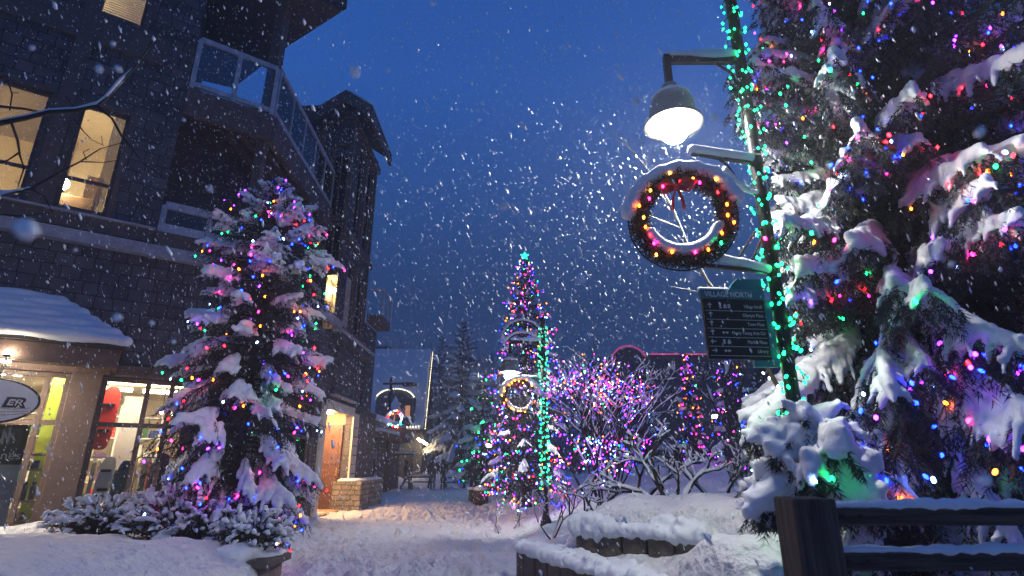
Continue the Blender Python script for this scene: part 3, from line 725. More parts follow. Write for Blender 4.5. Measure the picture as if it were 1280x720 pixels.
# ================================================================ things in and on the shop
def onF(px, py, off):
    s, z = F.hit(px, py, off); return F.p(s, off, z)
def board(name, c, half_w, half_h, off_t, m, label, cat, tilt=0.0, taper=.8):
    """a snowboard: rounded ends, slight waist, real thickness"""
    pts = []
    for k in range(28):
        t = 2 * pi * k / 28; x = math.cos(t); z = math.sin(t)
        w = half_w * (abs(x) ** .55) * (1 if x > 0 else -1) * (1 - .10 * (1 - z * z)); h = half_h * (abs(z) ** .75) * (1 if z > 0 else -1)
        w2 = w * math.cos(tilt) - h * math.sin(tilt); h2 = w * math.sin(tilt) + h * math.cos(tilt)
        pts.append(c + F.u * w2 + V((0, 0, h2)))
    t = thing(name, V((c.x, c.y, c.z - half_h)), label, cat)
    mb = MB(); mb.extrude(pts, F.n * -.025); mb.build('deck', m, t, bevel=.005)
    mb = MB()
    for q in (-.4, .4):
        b = c + V((0, 0, q * half_h)) + F.n * .02; F2 = F
        mb.bar(b - F.u * half_w * .6, b + F.u * half_w * .6, .10, .035); mb.bar(b - F.u * half_w * .5 + F.n * .03, b + F.u * half_w * .5 + F.n * .03, .05, .05)
    mb.build('binding', M['black'], t, bevel=.008)
    return t
c = onF(133, 522, -.55); board('snowboard', c, .17, .60, 0, M['red'], 'bright red snowboard hanging in the shop window, the wider of the two red ones', 'snowboard', -.03)
c = onF(110, 535, -.8); board('snowboard', c, .10, .62, 0, M['red'], 'narrow red snowboard partly behind the brown pillar in the shop window', 'snowboard', .05)
c = onF(148, 612, -.3); board('snowboard', c, .13, .52, 0, M['teal'], 'dark teal snowboard standing low in the shop window beside the white one', 'snowboard', -.1)
c = onF(130, 600, -.5); board('snowboard', c, .14, .42, 0, M['white'], 'white snowboard standing low in the shop window under the red one', 'snowboard', -.08)
c = onF(196, 600, -.35); board('snowboard', c, .13, .5, 0, M['purple'], 'grey purple snowboard leaning in the right shop window near the spruce', 'snowboard', -.12)
mb = MB(); c = F.p(-.55, -1.15, 2.15); F.box(mb, -.62, -.28, -1.2, -1.16, 1.3, 2.75)
props(mb.build('poster', M['white'], loc=c), 'tall white poster panel behind the red snowboard', 'poster')
# clothes rack with garments
r = thing('clothes_rack', F.p(-.75, -1.5, .12), 'rack of dark and coloured jackets in the ski shop', 'clothes rack')
mb = MB(); mb.tube([F.p(-1.5, -1.6, .12), F.p(-1.5, -1.6, 1.55), F.p(.2, -1.6, 1.55), F.p(.2, -1.6, .12)], .02, 6); mb.build('frame', M['iron'], r)
rr = random.Random(5)
for k in range(13):
    s = -1.42 + k * .125; mb = MB(); h = rr.uniform(.65, .85)
    prof = [(0, 0), (.05, .02), (.22, -.08), (.25, -.3), (.2, -.32), (.2, -h), (-.2, -h), (-.2, -.32), (-.25, -.3), (-.22, -.08), (-.05, .02)]
    mb.extrude([F.p(s, -1.6 + a, 1.52 + b) for a, b in prof], F.u * .07)
    mb.build('jacket', M[['charcoal', 'blue', 'green', 'tan', 'coatB', 'charcoal', 'purple'][k % 7]], r, bevel=.015)
r = thing('clothes_rack', F.p(.3, -2.6, .12), 'rack of pale and blue jackets at the back of the shop, right window', 'clothes rack')
mb = MB(); mb.tube([F.p(-.3, -2.6, .12), F.p(-.3, -2.6, 1.55), F.p(1.1, -2.6, 1.55), F.p(1.1, -2.6, .12)], .02, 6); mb.build('frame', M['iron'], r)
for k in range(11):
    s = -.25 + k * .12; mb = MB(); h = rr.uniform(.65, .85)
    prof = [(0, 0), (.22, -.08), (.25, -.3), (.2, -.32), (.2, -h), (-.2, -h), (-.2, -.32), (-.25, -.3), (-.22, -.08)]
    mb.extrude([F.p(s, -2.6 + a, 1.52 + b) for a, b in prof], F.u * .07)
    mb.build('jacket', M[['white', 'blue', 'tan', 'red', 'coatB'][k % 5]], r, bevel=.015)
# shelf with bottles beside the lime panel
sh = thing('display_shelf', F.p(-1.85, -.55, .12), 'small tan display shelf by the lime green panel', 'shelf')
mb = MB()
for z in (.45, .78, 1.3, 1.55): F.box(mb, -2.25, -1.60, -.66, -.36, z, z + .035)
F.box(mb, -2.28, -2.25, -.66, -.36, .12, 1.6); F.box(mb, -1.60, -1.57, -.66, -.36, .12, .82)
mb.build('rack', M['tan'], sh)
for k in range(5):
    t = thing('flask', F.p(-2.15 + k * .12, -.45, .815), 'dark drinks flask with a blue cap on the tan shelf', 'flask', 'flasks on the shop shelf')
    mb = MB(); mb.lathe([(.04, 0), (.045, .01), (.045, .2), (.03, .25)], t.location, 12); mb.build('body', M['charcoal'], t, smooth=True)
    mb = MB(); mb.lathe([(.032, .25), (.032, .3), (.02, .305)], t.location, 12); mb.build('cap', M['blue'], t, smooth=True)
for k in range(4):
    mb = MB(); a = -2.2 + k * .14; F.box(mb, a, a + .11, -.62, -.40, 1.337, 1.337 + .1 + .03 * (k % 2))
    props(mb.build('goods_box', M[['tan', 'red', 'white', 'blue'][k]], loc=F.p(a, -.5, 1.337), bevel=.004), ['tan', 'red', 'white', 'blue'][k] + ' goods box on the upper tan shelf by the lime panel', 'box')
for k in range(5):
    mb = MB(); a = -2.2 + k * .11; mb.ball(F.p(a, -.5, .555), .07, 8)
    props(mb.build('folded_hat', M[['green', 'tan', 'charcoal', 'white', 'tan'][k]], loc=F.p(a, -.5, .485), smooth=True), 'knitted hat on the lowest tan shelf in the shop door', 'hat', 'hats on the lowest shop shelf')
# goods on the back wall
ws = thing('wall_shelf', F.p(-1.0, -4.1, .12), 'tall white wall shelf of folded clothes at the back of the shop', 'shelf')
mb = MB()
for z in (.5, 1.0, 1.5, 2.0, 2.5): F.box(mb, -4.2, .3, -4.3, -3.9, z, z + .03)
for s in (-4.2, -3.3, -2.4, -1.5, -.6, .3): F.box(mb, s - .02, s + .02, -4.3, -3.91, .12, 2.8)
mb.build('rack', M['white'], ws)
rr = random.Random(8)
for i in range(5):
    for z in (.53, 1.03, 1.53, 2.03):
        s = -4.1 + i * .9
        while s < -3.45 + i * .9:
            w = rr.uniform(.16, .28); h = rr.uniform(.12, .34); mb = MB(); F.box(mb, s, s + w, -4.2, -3.93, z, z + h)
            mb.build('folded_clothes', M[rr.choice(['red', 'blue', 'tan', 'charcoal', 'teal', 'green', 'white', 'purple'])], ws, bevel=.02); s += w + .04
for k, (s, o) in enumerate(((-.95, -.9), (.05, -.8), (.3, -1.2))):
    t = thing('pendant_lamp', F.p(s, o, 2.4), ['small bright pendant lamp near the red snowboards', 'small bright pendant lamp in the right shop window', 'small pendant lamp farther inside the right shop window'][k], 'lamp')
    mb = MB(); mb.ball(F.p(s, o, 2.45), .05, 10); mb.build('bulb', E['deco'], t, smooth=True)
    mb = MB(); mb.lathe([(.09, 2.47), (.03, 2.55), (.008, 2.56), (.008, 3.1)], (F.p(s, o, 0)), 12); mb.build('lamp_shade', M['black'], t, smooth=True)
# banner poster in the glazing left of the door frame
pt = thing('banner', F.p(-2.5, -.16, .35), 'black and white banner with a mountain emblem and the letters nes in the shop window', 'banner')
mb = MB(); F.box(mb, -3.4, -1.90, -.17, -.145, 1.40, 2.06); mb.build('upper_panel', M['black'], pt)
mb = MB(); F.box(mb, -3.4, -1.90, -.17, -.146, .36, 1.397); mb.build('lower_panel', M['poster'], pt)
s0, z0 = F.hit(-1, 574, -.14); text('nes', .19, F.p(s0, -.143, z0), F.u, (0, 0, 1), M['white'], pt, sx=1.05)
def fz(px, py): s, z = F.hit(px, py, -.142); return F.p(s, -.142, z)
mb = MB()
for poly_ in ([(0, 552), (5, 536), (9, 543), (9, 553), (6, 546), (3, 556)], [(8, 552), (12, 534), (15, 543), (20, 551), (16, 550), (13, 545), (11, 552)], [(-6, 556), (-2, 542), (1, 550), (-1, 552), (-3, 549)]):
    mb.extrude([fz(*q) for q in poly_], F.n * .004)
mb.build('emblem', M['white'], pt)
# oval hanging sign
sc = onF(-22, 500, CE - .12); ex = (onF(52, 497, CE - .12) - sc).dot(F.u)
sg = thing('hanging_sign', sc, 'white oval hanging sign with a black rim and outlined letters ER over the shop door', 'sign')
def ell(a, b, o): return [sc + F.u * (a * math.cos(2 * pi * k / 48)) + V((0, 0, b * math.sin(2 * pi * k / 48))) + F.n * o for k in range(48)]
mb = MB(); mb.extrude(ell(ex, .37, .0), F.n * -.06); mb.build('rim', M['black'], sg, bevel=.01)
mb = MB(); mb.extrude(ell(ex - .03, .34, .012), F.n * -.01); mb.build('face', M['white'], sg)
so_ = onF(2, 508, CE - .12); b = so_ + F.n * .016
text('ER', .21, V(b), F.u, V((0, 0, 1)) + F.u * .25, M['black'], sg, sx=1.15, depth=.003, bold=.014)
text('ER', .15, b + F.n * .006 + F.u * .04 + V((0, 0, .02)), F.u, V((0, 0, 1)) + F.u * .25, M['white'], sg, sx=1.25, depth=.002)
mb = MB()
for k in range(3): mb.tube([sc + F.u * (-.2 + .2 * i + .06 * k) + V((0, 0, -.1 - .05 * k + .02 * math.sin(i * 1.7 + k))) + F.n * .014 for i in range(5)], .006, 4)
mb.build('mountain_line', M['tan'], sg)
mb = MB()
for a in (-.3, .12): mb.bar(sc + F.u * a + V((0, 0, .33)), sc + F.u * a + V((0, 0, .66)), .02, .02)
mb.build('hanger', M['iron'], sg)
# small globe light on the canopy edge
gc = onF(10, 441, CE + .1)
gl = thing('wall_lamp', gc, 'small round white lamp on a black bracket at the shop canopy edge', 'lamp')
mb = MB(); mb.ball(gc, .055, 14); mb.build('globe', E['deco'], gl, smooth=True)
mb = MB(); mb.tube([gc + V((0, 0, -.05)), gc + V((0, 0, -.16)), gc - F.n * .12 + V((0, 0, -.2))], .012, 6); mb.lathe([(.06, -.03), (.045, -.055), (.02, -.07)], gc, 12); mb.build('bracket', M['iron'], gl)

# ================================================================ lamp posts
LAMP = E['globe']
def lamp_post(base, top, arm_z, lamp_x, label, scale=1.0, globe=None, dirx=-1, snow=True, garland=True, neck=.28):
    b = V(base); t = thing('street_lamp', b, label, 'street lamp', 'street lamps'); r = .05 * scale
    mb = MB(); mb.lathe([(.11, 0), (.11, .12), (.075, .2), (r, .3), (r, top - b.z), (r * 1.15, top - b.z + .005), (r * 1.1, top - b.z + .06), (r * .6, top - b.z + .1)], b, 14); mb.build('pole', M['iron'], t, smooth=True)
    az = arm_z; L = lamp_x
    mb = MB(); mb.bar(b + V((dirx * .04, 0, az - b.z)), b + V((dirx * L, 0, az - b.z)), .05, .07)
    mb.tube([b + V((dirx * .05, 0, az - b.z - .32)), b + V((dirx * .09, 0, az - b.z - .14)), b + V((dirx * .22, 0, az - b.z - .04))], .014, 6)
    mb.bar(b + V((dirx * L, 0, az - b.z + .05)), b + V((dirx * L, 0, az - b.z - neck)), .06, .06)
    mb.build('arm', M['iron'], t, bevel=.006)
    hc = b + V((dirx * L, 0, az - b.z - neck))
    mb = MB(); s = scale; mb.lathe([(.03, .02), (.07, 0), (.075, -.05), (.05, -.07), (.10, -.09), (.165, -.14), (.192, -.22), (.198, -.33), (.25, -.385), (.25, -.405), (.17, -.36), (.15, -.33)], hc, 24); mb.build('lamp_shade', mat('lamp_shade_%d' % len(bpy.data.materials), (.14, .145, .15), .35, var=.15), t, smooth=True)
    mb = MB(); mb.ballv(hc + V((0, 0, -.445)), V((.118, .118, .125)), 16); mb.build('globe', globe or LAMP, t, smooth=True)
    if snow:
        mb = MB(); n = int(L / .06)
        for k in range(n): mb.ballv(b + V((dirx * (.06 + (L - .04) * k / n), 0, az - b.z + .06)), V((.06, .055, .05 + .02 * math.sin(k * .5))), 8)
        for k in range(10):
            q = 2 * pi * k / 10; mb.ballv(hc + V((.1 * math.cos(q), .1 * math.sin(q), -.13)), V((.08, .08, .05)), 8)
        mb.ballv(hc + V((0, 0, -.10)), V((.11, .11, .06)), 8)
        snow_build('snow', mb, .02, t)
    return t, hc
def wreath(c, rad, tube, ax_n, label, nb, r_b, keys, group='hanging wreaths', dens=3000, snow=True, bow=True, bs=1.0):
    """ring of needles facing ax_n"""
    c = V(c); nrm = V(ax_n).normalized(); sx = V((0, 0, 1)).cross(nrm).normalized() * -1; sz = V((0, 0, 1)) - nrm * nrm.z; sz.normalize()
    t = thing('wreath', c, label, 'wreath', group)
    P = lambda a, rr_=rad, o=0: c + sx * (rr_ * math.cos(a)) + sz * (rr_ * math.sin(a)) + nrm * o
    a = rng.uniform(0, 2 * pi, dens); q = rng.uniform(0, 2 * pi, dens); rr_ = tube * rng.uniform(.3, .85, dens)
    SX = np.array(sx[:]); SZ = np.array(sz[:]); NN = np.array(nrm[:]); C0 = np.array(c[:])
    rad_dir = np.cos(a)[:, None] * SX + np.sin(a)[:, None] * SZ; tan = -np.sin(a)[:, None] * SX + np.cos(a)[:, None] * SZ
    od = np.cos(q)[:, None] * rad_dir + np.sin(q)[:, None] * NN
    p0 = C0 + rad_dir * rad + od * rr_[:, None]
    dr = od * .7 + tan * rng.uniform(-.9, .9, (dens, 1)) + rng.normal(0, .25, (dens, 3)); dr /= np.linalg.norm(dr, axis=1)[:, None]
    wd = np.cross(dr, rng.normal(0, 1, (dens, 3))); wd /= np.linalg.norm(wd, axis=1)[:, None]
    ln = tube * rng.uniform(.5, 1.0, (dens, 1)); w = tube * .06
    Vv = np.stack([p0 + wd * w, p0 - wd * w, p0 + dr * ln], 1).reshape(-1, 3)
    np_mesh('foliage', Vv, np.arange(dens * 3).reshape(-1, 3), M['needle'], t)
    mb = MB(); mb.tube([P(2 * pi * k / 40) for k in range(41)], tube * .5, 8); mb.build('ring', M['darkbark'], t, smooth=True)
    if snow:
        mb = MB()
        for k in range(26):
            A = pi * (.06 + .85 * k / 25); mb.ballv(P(A, rad + tube * (1.0 + .12 * math.sin(k * 2.1)), tube * .15), V((tube * .9, tube * 1.05, tube * .7)), 8)
        for k in range(18):
            A = -pi * (.12 + .76 * k / 17); mb.ballv(P(A, rad - tube * .75, tube * .2), V((tube * .65, tube * 1.0, tube * (.45 + .25 * math.sin(pi * k / 17)))), 8)
        snow_build('snow', mb, max(.012, tube * .14), t)
    if bow:
        mb = MB(); bc = P(pi / 2 - .12, rad - tube * 1.25, tube * .8); tube_ = tube; tube = tube * bs
        for sg_ in (-1, 1):
            mb.tube([bc, bc + sx * sg_ * tube * .7 + sz * tube * .5 + nrm * .02, bc + sx * sg_ * tube * 1.3 + sz * tube * .3, bc + sx * sg_ * tube * .9 - sz * tube * .2, bc], [tube * .15, tube * .4, tube * .45, tube * .35, tube * .15], 7, flat=.5)
            mb.tube([bc, bc + sx * sg_ * tube * .35 - sz * tube * .9, bc + sx * sg_ * tube * .45 - sz * tube * 1.9], [tube * .16, tube * .3, tube * .36], 6, flat=.3)
        mb.ball(bc, tube * .3, 8); mb.build('bow', M['bow'], t, smooth=True); tube = tube_
    mb = MB(); mb.tube([P(2 * pi * k / 48, rad + tube * 1.05, -tube * .6) for k in range(49)], max(.006, tube * .06), 5); mb.build('hoop', M['iron'], t)
    for k in range(nb):
        A = 2 * pi * (k + random.random() * .5) / nb; o = bpy.data.objects.new('bulb', bulb_mesh(pick(keys), r_b)); COL.objects.link(o); o.parent = t
        o.location = P(A, rad + random.uniform(-.8, .7) * tube, tube * random.uniform(.75, 1.05)) - c
    return t
def garland(base, z0, z1, r, label, n, br, turns, keys=None):
    pts = []; b = V(base)
    for i in range(n):
        u = i / (n - 1); a = u * turns * 2 * pi + random.uniform(-.6, .6); q = r * random.uniform(.9, 1.9)
        pts.append(V((b.x + q * math.cos(a), b.y + q * math.sin(a), lerp(z0, z1, u) + random.uniform(-.04, .04))))
    return light_string(V((b.x, b.y, z0)), pts, [pick(keys or dict(teal=5, green=2)) for _ in pts], br, label, 'green light garlands on lamp posts', cab_r=.006, nmax=100)
# near lamp post
pb = V((2.05, 4.02, .72)); LP, hc = lamp_post(pb, 5.62, 4.86, .66, 'tall black street lamp wrapped in green lights beside the big spruce, nearest of all')
garland(pb, 1.0, 5.6, .06, 'green light garland wound round the nearest lamp post', 240, .0125, 22)
# brackets that carry the wreath, with snow
mb = MB(); o_ = pb
def lpz(dx, z): return V((pb.x + dx, pb.y + dx * .38, z))
mb.bar(lpz(-.04, 3.80), lpz(-.62, 3.76), .03, .03); mb.tube([lpz(-.05, 3.5), lpz(-.18, 3.55), lpz(-.3, 3.72), lpz(-.36, 3.76)], .012, 6)
mb.bar(lpz(-.04, 2.83), lpz(-.72, 2.80), .03, .03); mb.tube([lpz(-.05, 3.2), lpz(-.12, 3.16), lpz(-.28, 2.95), lpz(-.33, 2.86), lpz(-.26, 2.83), lpz(-.16, 2.95), lpz(-.07, 3.1)], .010, 6)
mb.build('bracket', M['iron'], LP)
mb = MB()
for k in range(14): mb.ballv(lpz(-.06 - k * .042, 3.845 - .004 * k), V((.05, .05, .045)), 8)
for k in range(10): mb.ballv(lpz(-.05 - .03 * k, 3.52 + .002 * k * k), V((.03, .03, .028)), 8)
for k in range(14): mb.ballv(lpz(-.06 - k * .046, 2.855 + .004 * k), V((.045, .05, .03 + .015 * (k < 6))), 8)
snow_build('bracket_snow', mb, .016, LP)
wc = at(853, 272, 3.72)
wreath(wc, .318, .076, (-.25, -1, -.1), 'large snowy wreath with a red bow and amber lights hanging from the nearest street lamp', 24, .0095, dict(amber=4, red=1.5, yellow=4, pink=3, green=.5), dens=6500, bs=1.2)
# wayfinding sign
A_ = at(880, 392, 3.95); s_u = V((.995, .10, 0)).normalized(); s_n = V((s_u.y, -s_u.x, 0)); sw = .485; so2 = at(885, 449, 3.95); zb = so2.z; zt = at(877, 362, 3.95).z
SG = thing('direction_sign', V((so2.x + .24, 3.95, zb)), 'black direction sign headed VILLAGE NORTH on the nearest lamp post', 'sign')
S0 = V((at(882, 420, 3.95).x, 3.95, 0))
def sp(a, z, o=0): return S0 + s_u * a + s_n * o + V((0, 0, z))
def sbox(mb, a0, a1, o0, o1, z0, z1): return mb.hexa([sp(a0, z0, o1), sp(a1, z0, o1), sp(a1, z0, o0), sp(a0, z0, o0), sp(a0, z1, o1), sp(a1, z1, o1), sp(a1, z1, o0), sp(a0, z1, o0)])
hh = zt - zb; hb_ = .075
mb = MB(); sbox(mb, 0, sw, -.015, .015, zb, zt - hb_); mb.build('panel', M['black'], SG, bevel=.003)
mb = MB(); sbox(mb, -.012, sw + .012, -.02, .02, zt - hb_ + .001, zt)
mb.extrude([sp(.22, zt + .001, .015), sp(sw + .01, zt + .001, .015), sp(sw + .01, zt + .095, .015), sp(.30, zt + .095, .015), sp(.25, zt + .05, .015)], s_n * -.03)
sbox(mb, sw + .002, sw + .06, -.022, .012, zb - .05, zt - hb_); sbox(mb, sw * .72, sw + .06, -.022, .010, zb - .052, zb - .002)
mb.build('header', M['tealsign'], SG, bevel=.003)
text('VILLAGE NORTH', .058, sp(.02, zt - hb_ + .017, .021), s_u, (0, 0, 1), M['white'], SG, sx=.86, depth=.001)
rows = [('Village Stroll', 'u', 'wbm'), ('Olympic Plaza', 'u', ''), ('Town Plaza', 'u', ''), ('Maury Young Arts Ctr', 'u', 'h'), ('Market Place', 'l', 'wb'), ('Library', 'r', 'h')]
rh = (hh - hb_ - .05) / 6
mark = mat('sign_lettering', (.55, .58, .6), .5, var=.05)
for i, (tx, ar, ic) in enumerate(rows):
    zc = zt - hb_ - .025 - rh * (i + .62)
    text(tx, .036, sp(sw - .02, zc, .016), s_u, (0, 0, 1), mark, SG, 'RIGHT', sx=.8, depth=.001)
    mb = MB(); c0 = .05
    k = {'u': (0, 1), 'l': (-1, 0), 'r': (1, 0)}[ar]; cx, cz = c0, zc + .012; L = .019
    mb.bar(sp(cx - k[0] * L, cz - k[1] * L, .018), sp(cx + k[0] * L, cz + k[1] * L, .018), .006, .003, s_n)
    for s in (-1, 1):
        tip = (cx + k[0] * L, cz + k[1] * L); tail = (tip[0] - k[0] * .014 + s * k[1] * .014, tip[1] - k[1] * .014 + s * k[0] * .014)
        mb.bar(sp(*tip, .018), sp(*tail, .018), .006, .003, s_n)
    mb.build('arrow', mark, SG)
    mb = MB(); x = .125
    for ch in ic:
        if ch == 'w': sbox(mb, x, x + .016, .015, .017, zc - .004, zc + .028)
        if ch == 'b': sbox(mb, x, x + .024, .015, .017, zc - .004, zc + .016); sbox(mb, x + .006, x + .018, .015, .0171, zc + .016, zc + .028)
        if ch == 'm': sbox(mb, x, x + .008, .015, .017, zc - .004, zc + .028); sbox(mb, x + .012, x + .020, .015, .017, zc - .004, zc + .028)
        if ch == 'h': mb.bar(sp(x, zc + .012, .018), sp(x + .05, zc + .012, .018), .005, .003, s_n); sbox(mb, x + .004, x + .016, .015, .017, zc + .004, zc + .02); sbox(mb, x + .032, x + .044, .015, .017, zc + .004, zc + .02)
        x += .034 if ch != 'h' else 0
    if mb.v: mb.build('pictogram', mark, SG)
    mb = MB(); sbox(mb, .015, sw - .012, .015, .017, zc - .026, zc - .023); mb.build('divider', mark, SG)
mb = MB(); sbox(mb, sw - .01, sw + .16, -.012, .006, zt - .15, zt - .12); sbox(mb, sw - .01, sw + .16, -.012, .006, zb + .1, zb + .13); mb.build('clamp', M['iron'], SG)
mb = MB()
for k in range(9): mb.ballv(sp(.0 + k * .026, zt + .006), V((.025, .03, .016)), 8)
snow_build('snow', mb, .01, SG)

# second lamp post in front of the lit spruce and a third far on the left
b2 = at(682, 625, 11.8); b2.z = gh(b2.x, 11.8) - .05
LP2, h2 = lamp_post(b2, 4.45, 3.98, .72, 'black street lamp wrapped in green lights before the lit middle spruce', globe=E['globe'])
mb = MB()
def arc(c, r, a0, a1, n=14): return [c + V((r * math.cos(lerp(a0, a1, k / n)), 0, r * math.sin(lerp(a0, a1, k / n)))) for k in range(n + 1)]
mb.tube(arc(b2 + V((-.45, 0, 4.0 - b2.z)), .45, 0, pi), .03, 6); mb.tube(arc(b2 + V((-.45, 0, 3.72 - b2.z)), .45, .2, pi - .3), .022, 6); mb.tube([b2 + V((-.03, 0, 3.2 - b2.z)), b2 + V((-.62, 0, 3.16 - b2.z))], .018, 6)
mb.build('scroll_arm', M['iron'], LP2)
mb = MB()
for q in arc(b2 + V((-.45, 0, 4.04 - b2.z)), .45, .1, pi, 18) + arc(b2 + V((-.45, 0, 3.76 - b2.z)), .45, .3, pi - .4, 16): mb.ball(q, .05, 8)
for k in range(12): mb.ball(b2 + V((-.05 - .052 * k, 0, 3.22 - b2.z)), .045, 8)
snow_build('scroll_snow', mb, .03, LP2)
garland(b2, 1.0, 4.3, .07, 'green light garland wound round the middle lamp post by the lit spruce', 165, .0135, 24)
wreath(at(650, 496, 11.7), .33, .075, (-.05, -1, 0), 'wreath with yellow lights and a red bow on the middle street lamp', 26, .013, dict(yellow=6, amber=2, ice=1.5), dens=1800)
b3 = at(480, 607, 32); b3.z = gh(b3.x, 32) - .05
t3 = thing('street_lamp', b3, 'dark unlit street lamp at the far left corner with a wreath', 'street lamp', 'street lamps')
mb = MB(); mb.lathe([(.22, 0), (.22, 1.6), (.10, 1.75), (.085, 6.2), (.03, 6.35)], b3, 10); mb.build('pole', M['iron'], t3, smooth=True)
mb = MB(); mb.bar(b3 + V((-.45, 0, 5.95)), b3 + V((.8, 0, 5.95)), .08, .12); mb.build('arm', M['iron'], t3)
mb = MB(); mb.lathe([(.05, .1), (.16, .04), (.3, -.1), (.3, -.14)], b3 + V((1.05, 0, 5.93)), 12, (V((1, 0, 0)), V((0, 1, 0)), V((0, 0, 1)))); mb.bar(b3 + V((.7, 0, 5.93)), b3 + V((1.5, 0, 5.9)), .22, .2); mb.build('lamp_head', M['iron'], t3)
mb = MB(); mb.bar(b3 + V((.08, 0, 2.95)), b3 + V((.1, 0, 2.95)), .02, .02); mb.box(b3.x + .1, b3.y - .03, 2.55, b3.x + 1.0, b3.y + .03, 3.4); mb.build('sign_panel', M['redbrick'], t3)
wreath(at(494, 524, 31.9), .42, .1, (0, -1, 0), 'small far wreath with white and green lights on the unlit corner lamp', 22, .032, dict(ice=4, green=2, amber=2, red=1), dens=900)

# ================================================================ fence at the right front
FY = 2.62
def fz_(py, px=1150): return at(px, py, FY).z
FN = thing('wooden_fence', V((1.35, FY, .6)), 'dark wooden rail fence with a thick square post and snow on its three rails', 'fence')
xa, xb = at(983, 660, FY).x, at(1036, 660, FY).x
mb = MB(); mb.box(xa, FY - .1, .2, xb, FY + .1, 1.26); mb.build('post', M['postwood'], FN, bevel=.012)
mb = MB(); mb.box(5.2, FY - .1, .2, 5.4, FY + .1, 1.26); mb.build('post', M['wood'], FN, bevel=.012)
for z in (1.20, 1.02, .845):
    mb = MB(); mb.box(xb - .002, FY - .03, z - .055, 5.2, FY + .03, z + .02); rl = mb.build('rail', M['wood'], FN, bevel=.008)
    mb = MB(); k = 0; x = xb + .02
    while x < 4.2:
        mb.ballv(V((x, FY + .004 * math.sin(x * 9), z + .026)), V((.045, .036, .022 + .007 * math.sin(x * 5 + z * 9) + .004 * random.random())), 8); x += .03
    snow_build('rail_snow', mb, .011, rl, it=1, disp=.03)

for z in (1.20, 1.02, .845):
    mb = MB()
    for dx in (.05, .13): mb.tube([V((xb + dx, FY - .036, z - .018)), V((xb + dx, FY - .029, z - .018))], .011, 8)
    mb.build('bolt', M['iron'], FN)
# ================================================================ planter ledges in the middle and the stone pier on the left
def ledge(name, pts, z0, z1, w, label, snow_h=.11, both=True):
    t = thing(name, V((pts[0].x, pts[0].y, z0)), label, 'planter wall', 'planter walls')
    mb = MB()
    for a, b in zip(pts, pts[1:]):
        d = (b - a).normalized(); n = int((b - a).length / .32) + 1
        for k in range(n):
            p_, q_ = a.lerp(b, k / n), a.lerp(b, (k + 1) / n - .012); hgt = z1 - z0 - random.uniform(0, .03)
            mb.bar(p_ + V((0, 0, z0 + hgt / 2)), q_ + V((0, 0, z0 + hgt / 2)), w * random.uniform(.92, 1.0), hgt)
    mb.build('wall', M['planter'], t, bevel=.02)
    mb = MB()
    for a, b in zip(pts, pts[1:]):
        d = (b - a).normalized(); sd = V((-d.y, d.x, 0)); L = (b - a).length; n = int(L / .07)
        for k in range(n + 1):
            for j in (-.8, -.25, .35, .9, 1.5) if snow_h > .15 else (-.8, -.25, .35, .9):
                hk = .75 + .6 * fbm(a.x * 3 + k * .13, j * .4 + a.y, 1.0)
                mb.ballv(a + d * (L * k / n + random.uniform(-.02, .02)) + sd * (w * .5 * j) + V((0, 0, z1 + .02 + random.uniform(-.01, .015))), V((.075 * random.uniform(.7, 1.5), .075 * random.uniform(.7, 1.5), max(.035, snow_h * (1.0 - .25 * abs(j)) * random.uniform(.8, 1.15) * hk))), 8)
        for k in range(int(L * 9)): mb.ballv(a + d * L * random.random() + sd * w * random.uniform(-.55, .7) + V((0, 0, z1 + snow_h * random.uniform(.3, .9))), V((1, 1, .8)) * random.uniform(.025, .085), 8)
    snow_build('snow', mb, .02, t, it=1, disp=.05)
    return t
ledge('planter_wall', [V((.17, 7.55, 0)), V((.25, 7.2, 0)), V((1.12, 5.38, 0)), V((1.6, 4.5, 0))], -.05, .42, .26, 'low dark stone planter wall with a thick snow cushion at the right edge of the path')
ledge('planter_wall', [W2a + V((.05, .0, 0)), W2b], .40, .735, .22, 'short dark stone ledge peeping from under the upper snow mound', .16)
PT = thing('stone_pier', V((-2.72, 6.75, 0)), 'square brownish stone planter pier with a flat cap at the foot of the left spruce', 'pier')
mb = MB(); mb.box(-3.1, 6.6, -.05, -2.72, 7.15, .32); mb.build('wall', mat('pier_stone', (.20, .145, .13), .8, nscale=7, bump=.6, bscale=22), PT, bevel=.02)
mb = MB(); mb.box(-3.2, 6.52, .323, -2.65, 7.22, .40); mb.build('cap', M['planter'], PT, bevel=.015)
mb = MB()
for k in range(50): mb.ballv(V((random.uniform(-3.2, -2.95), random.uniform(6.5, 7.2), .42 + random.uniform(0, .06))), V((.11, .11, .10)), 8)
for k in range(24): mb.ballv(V((random.uniform(-2.95, -2.75), random.uniform(6.85, 7.2), .40)), V((.09, .09, .05)), 8)
snow_build('snow', mb, .03, PT)
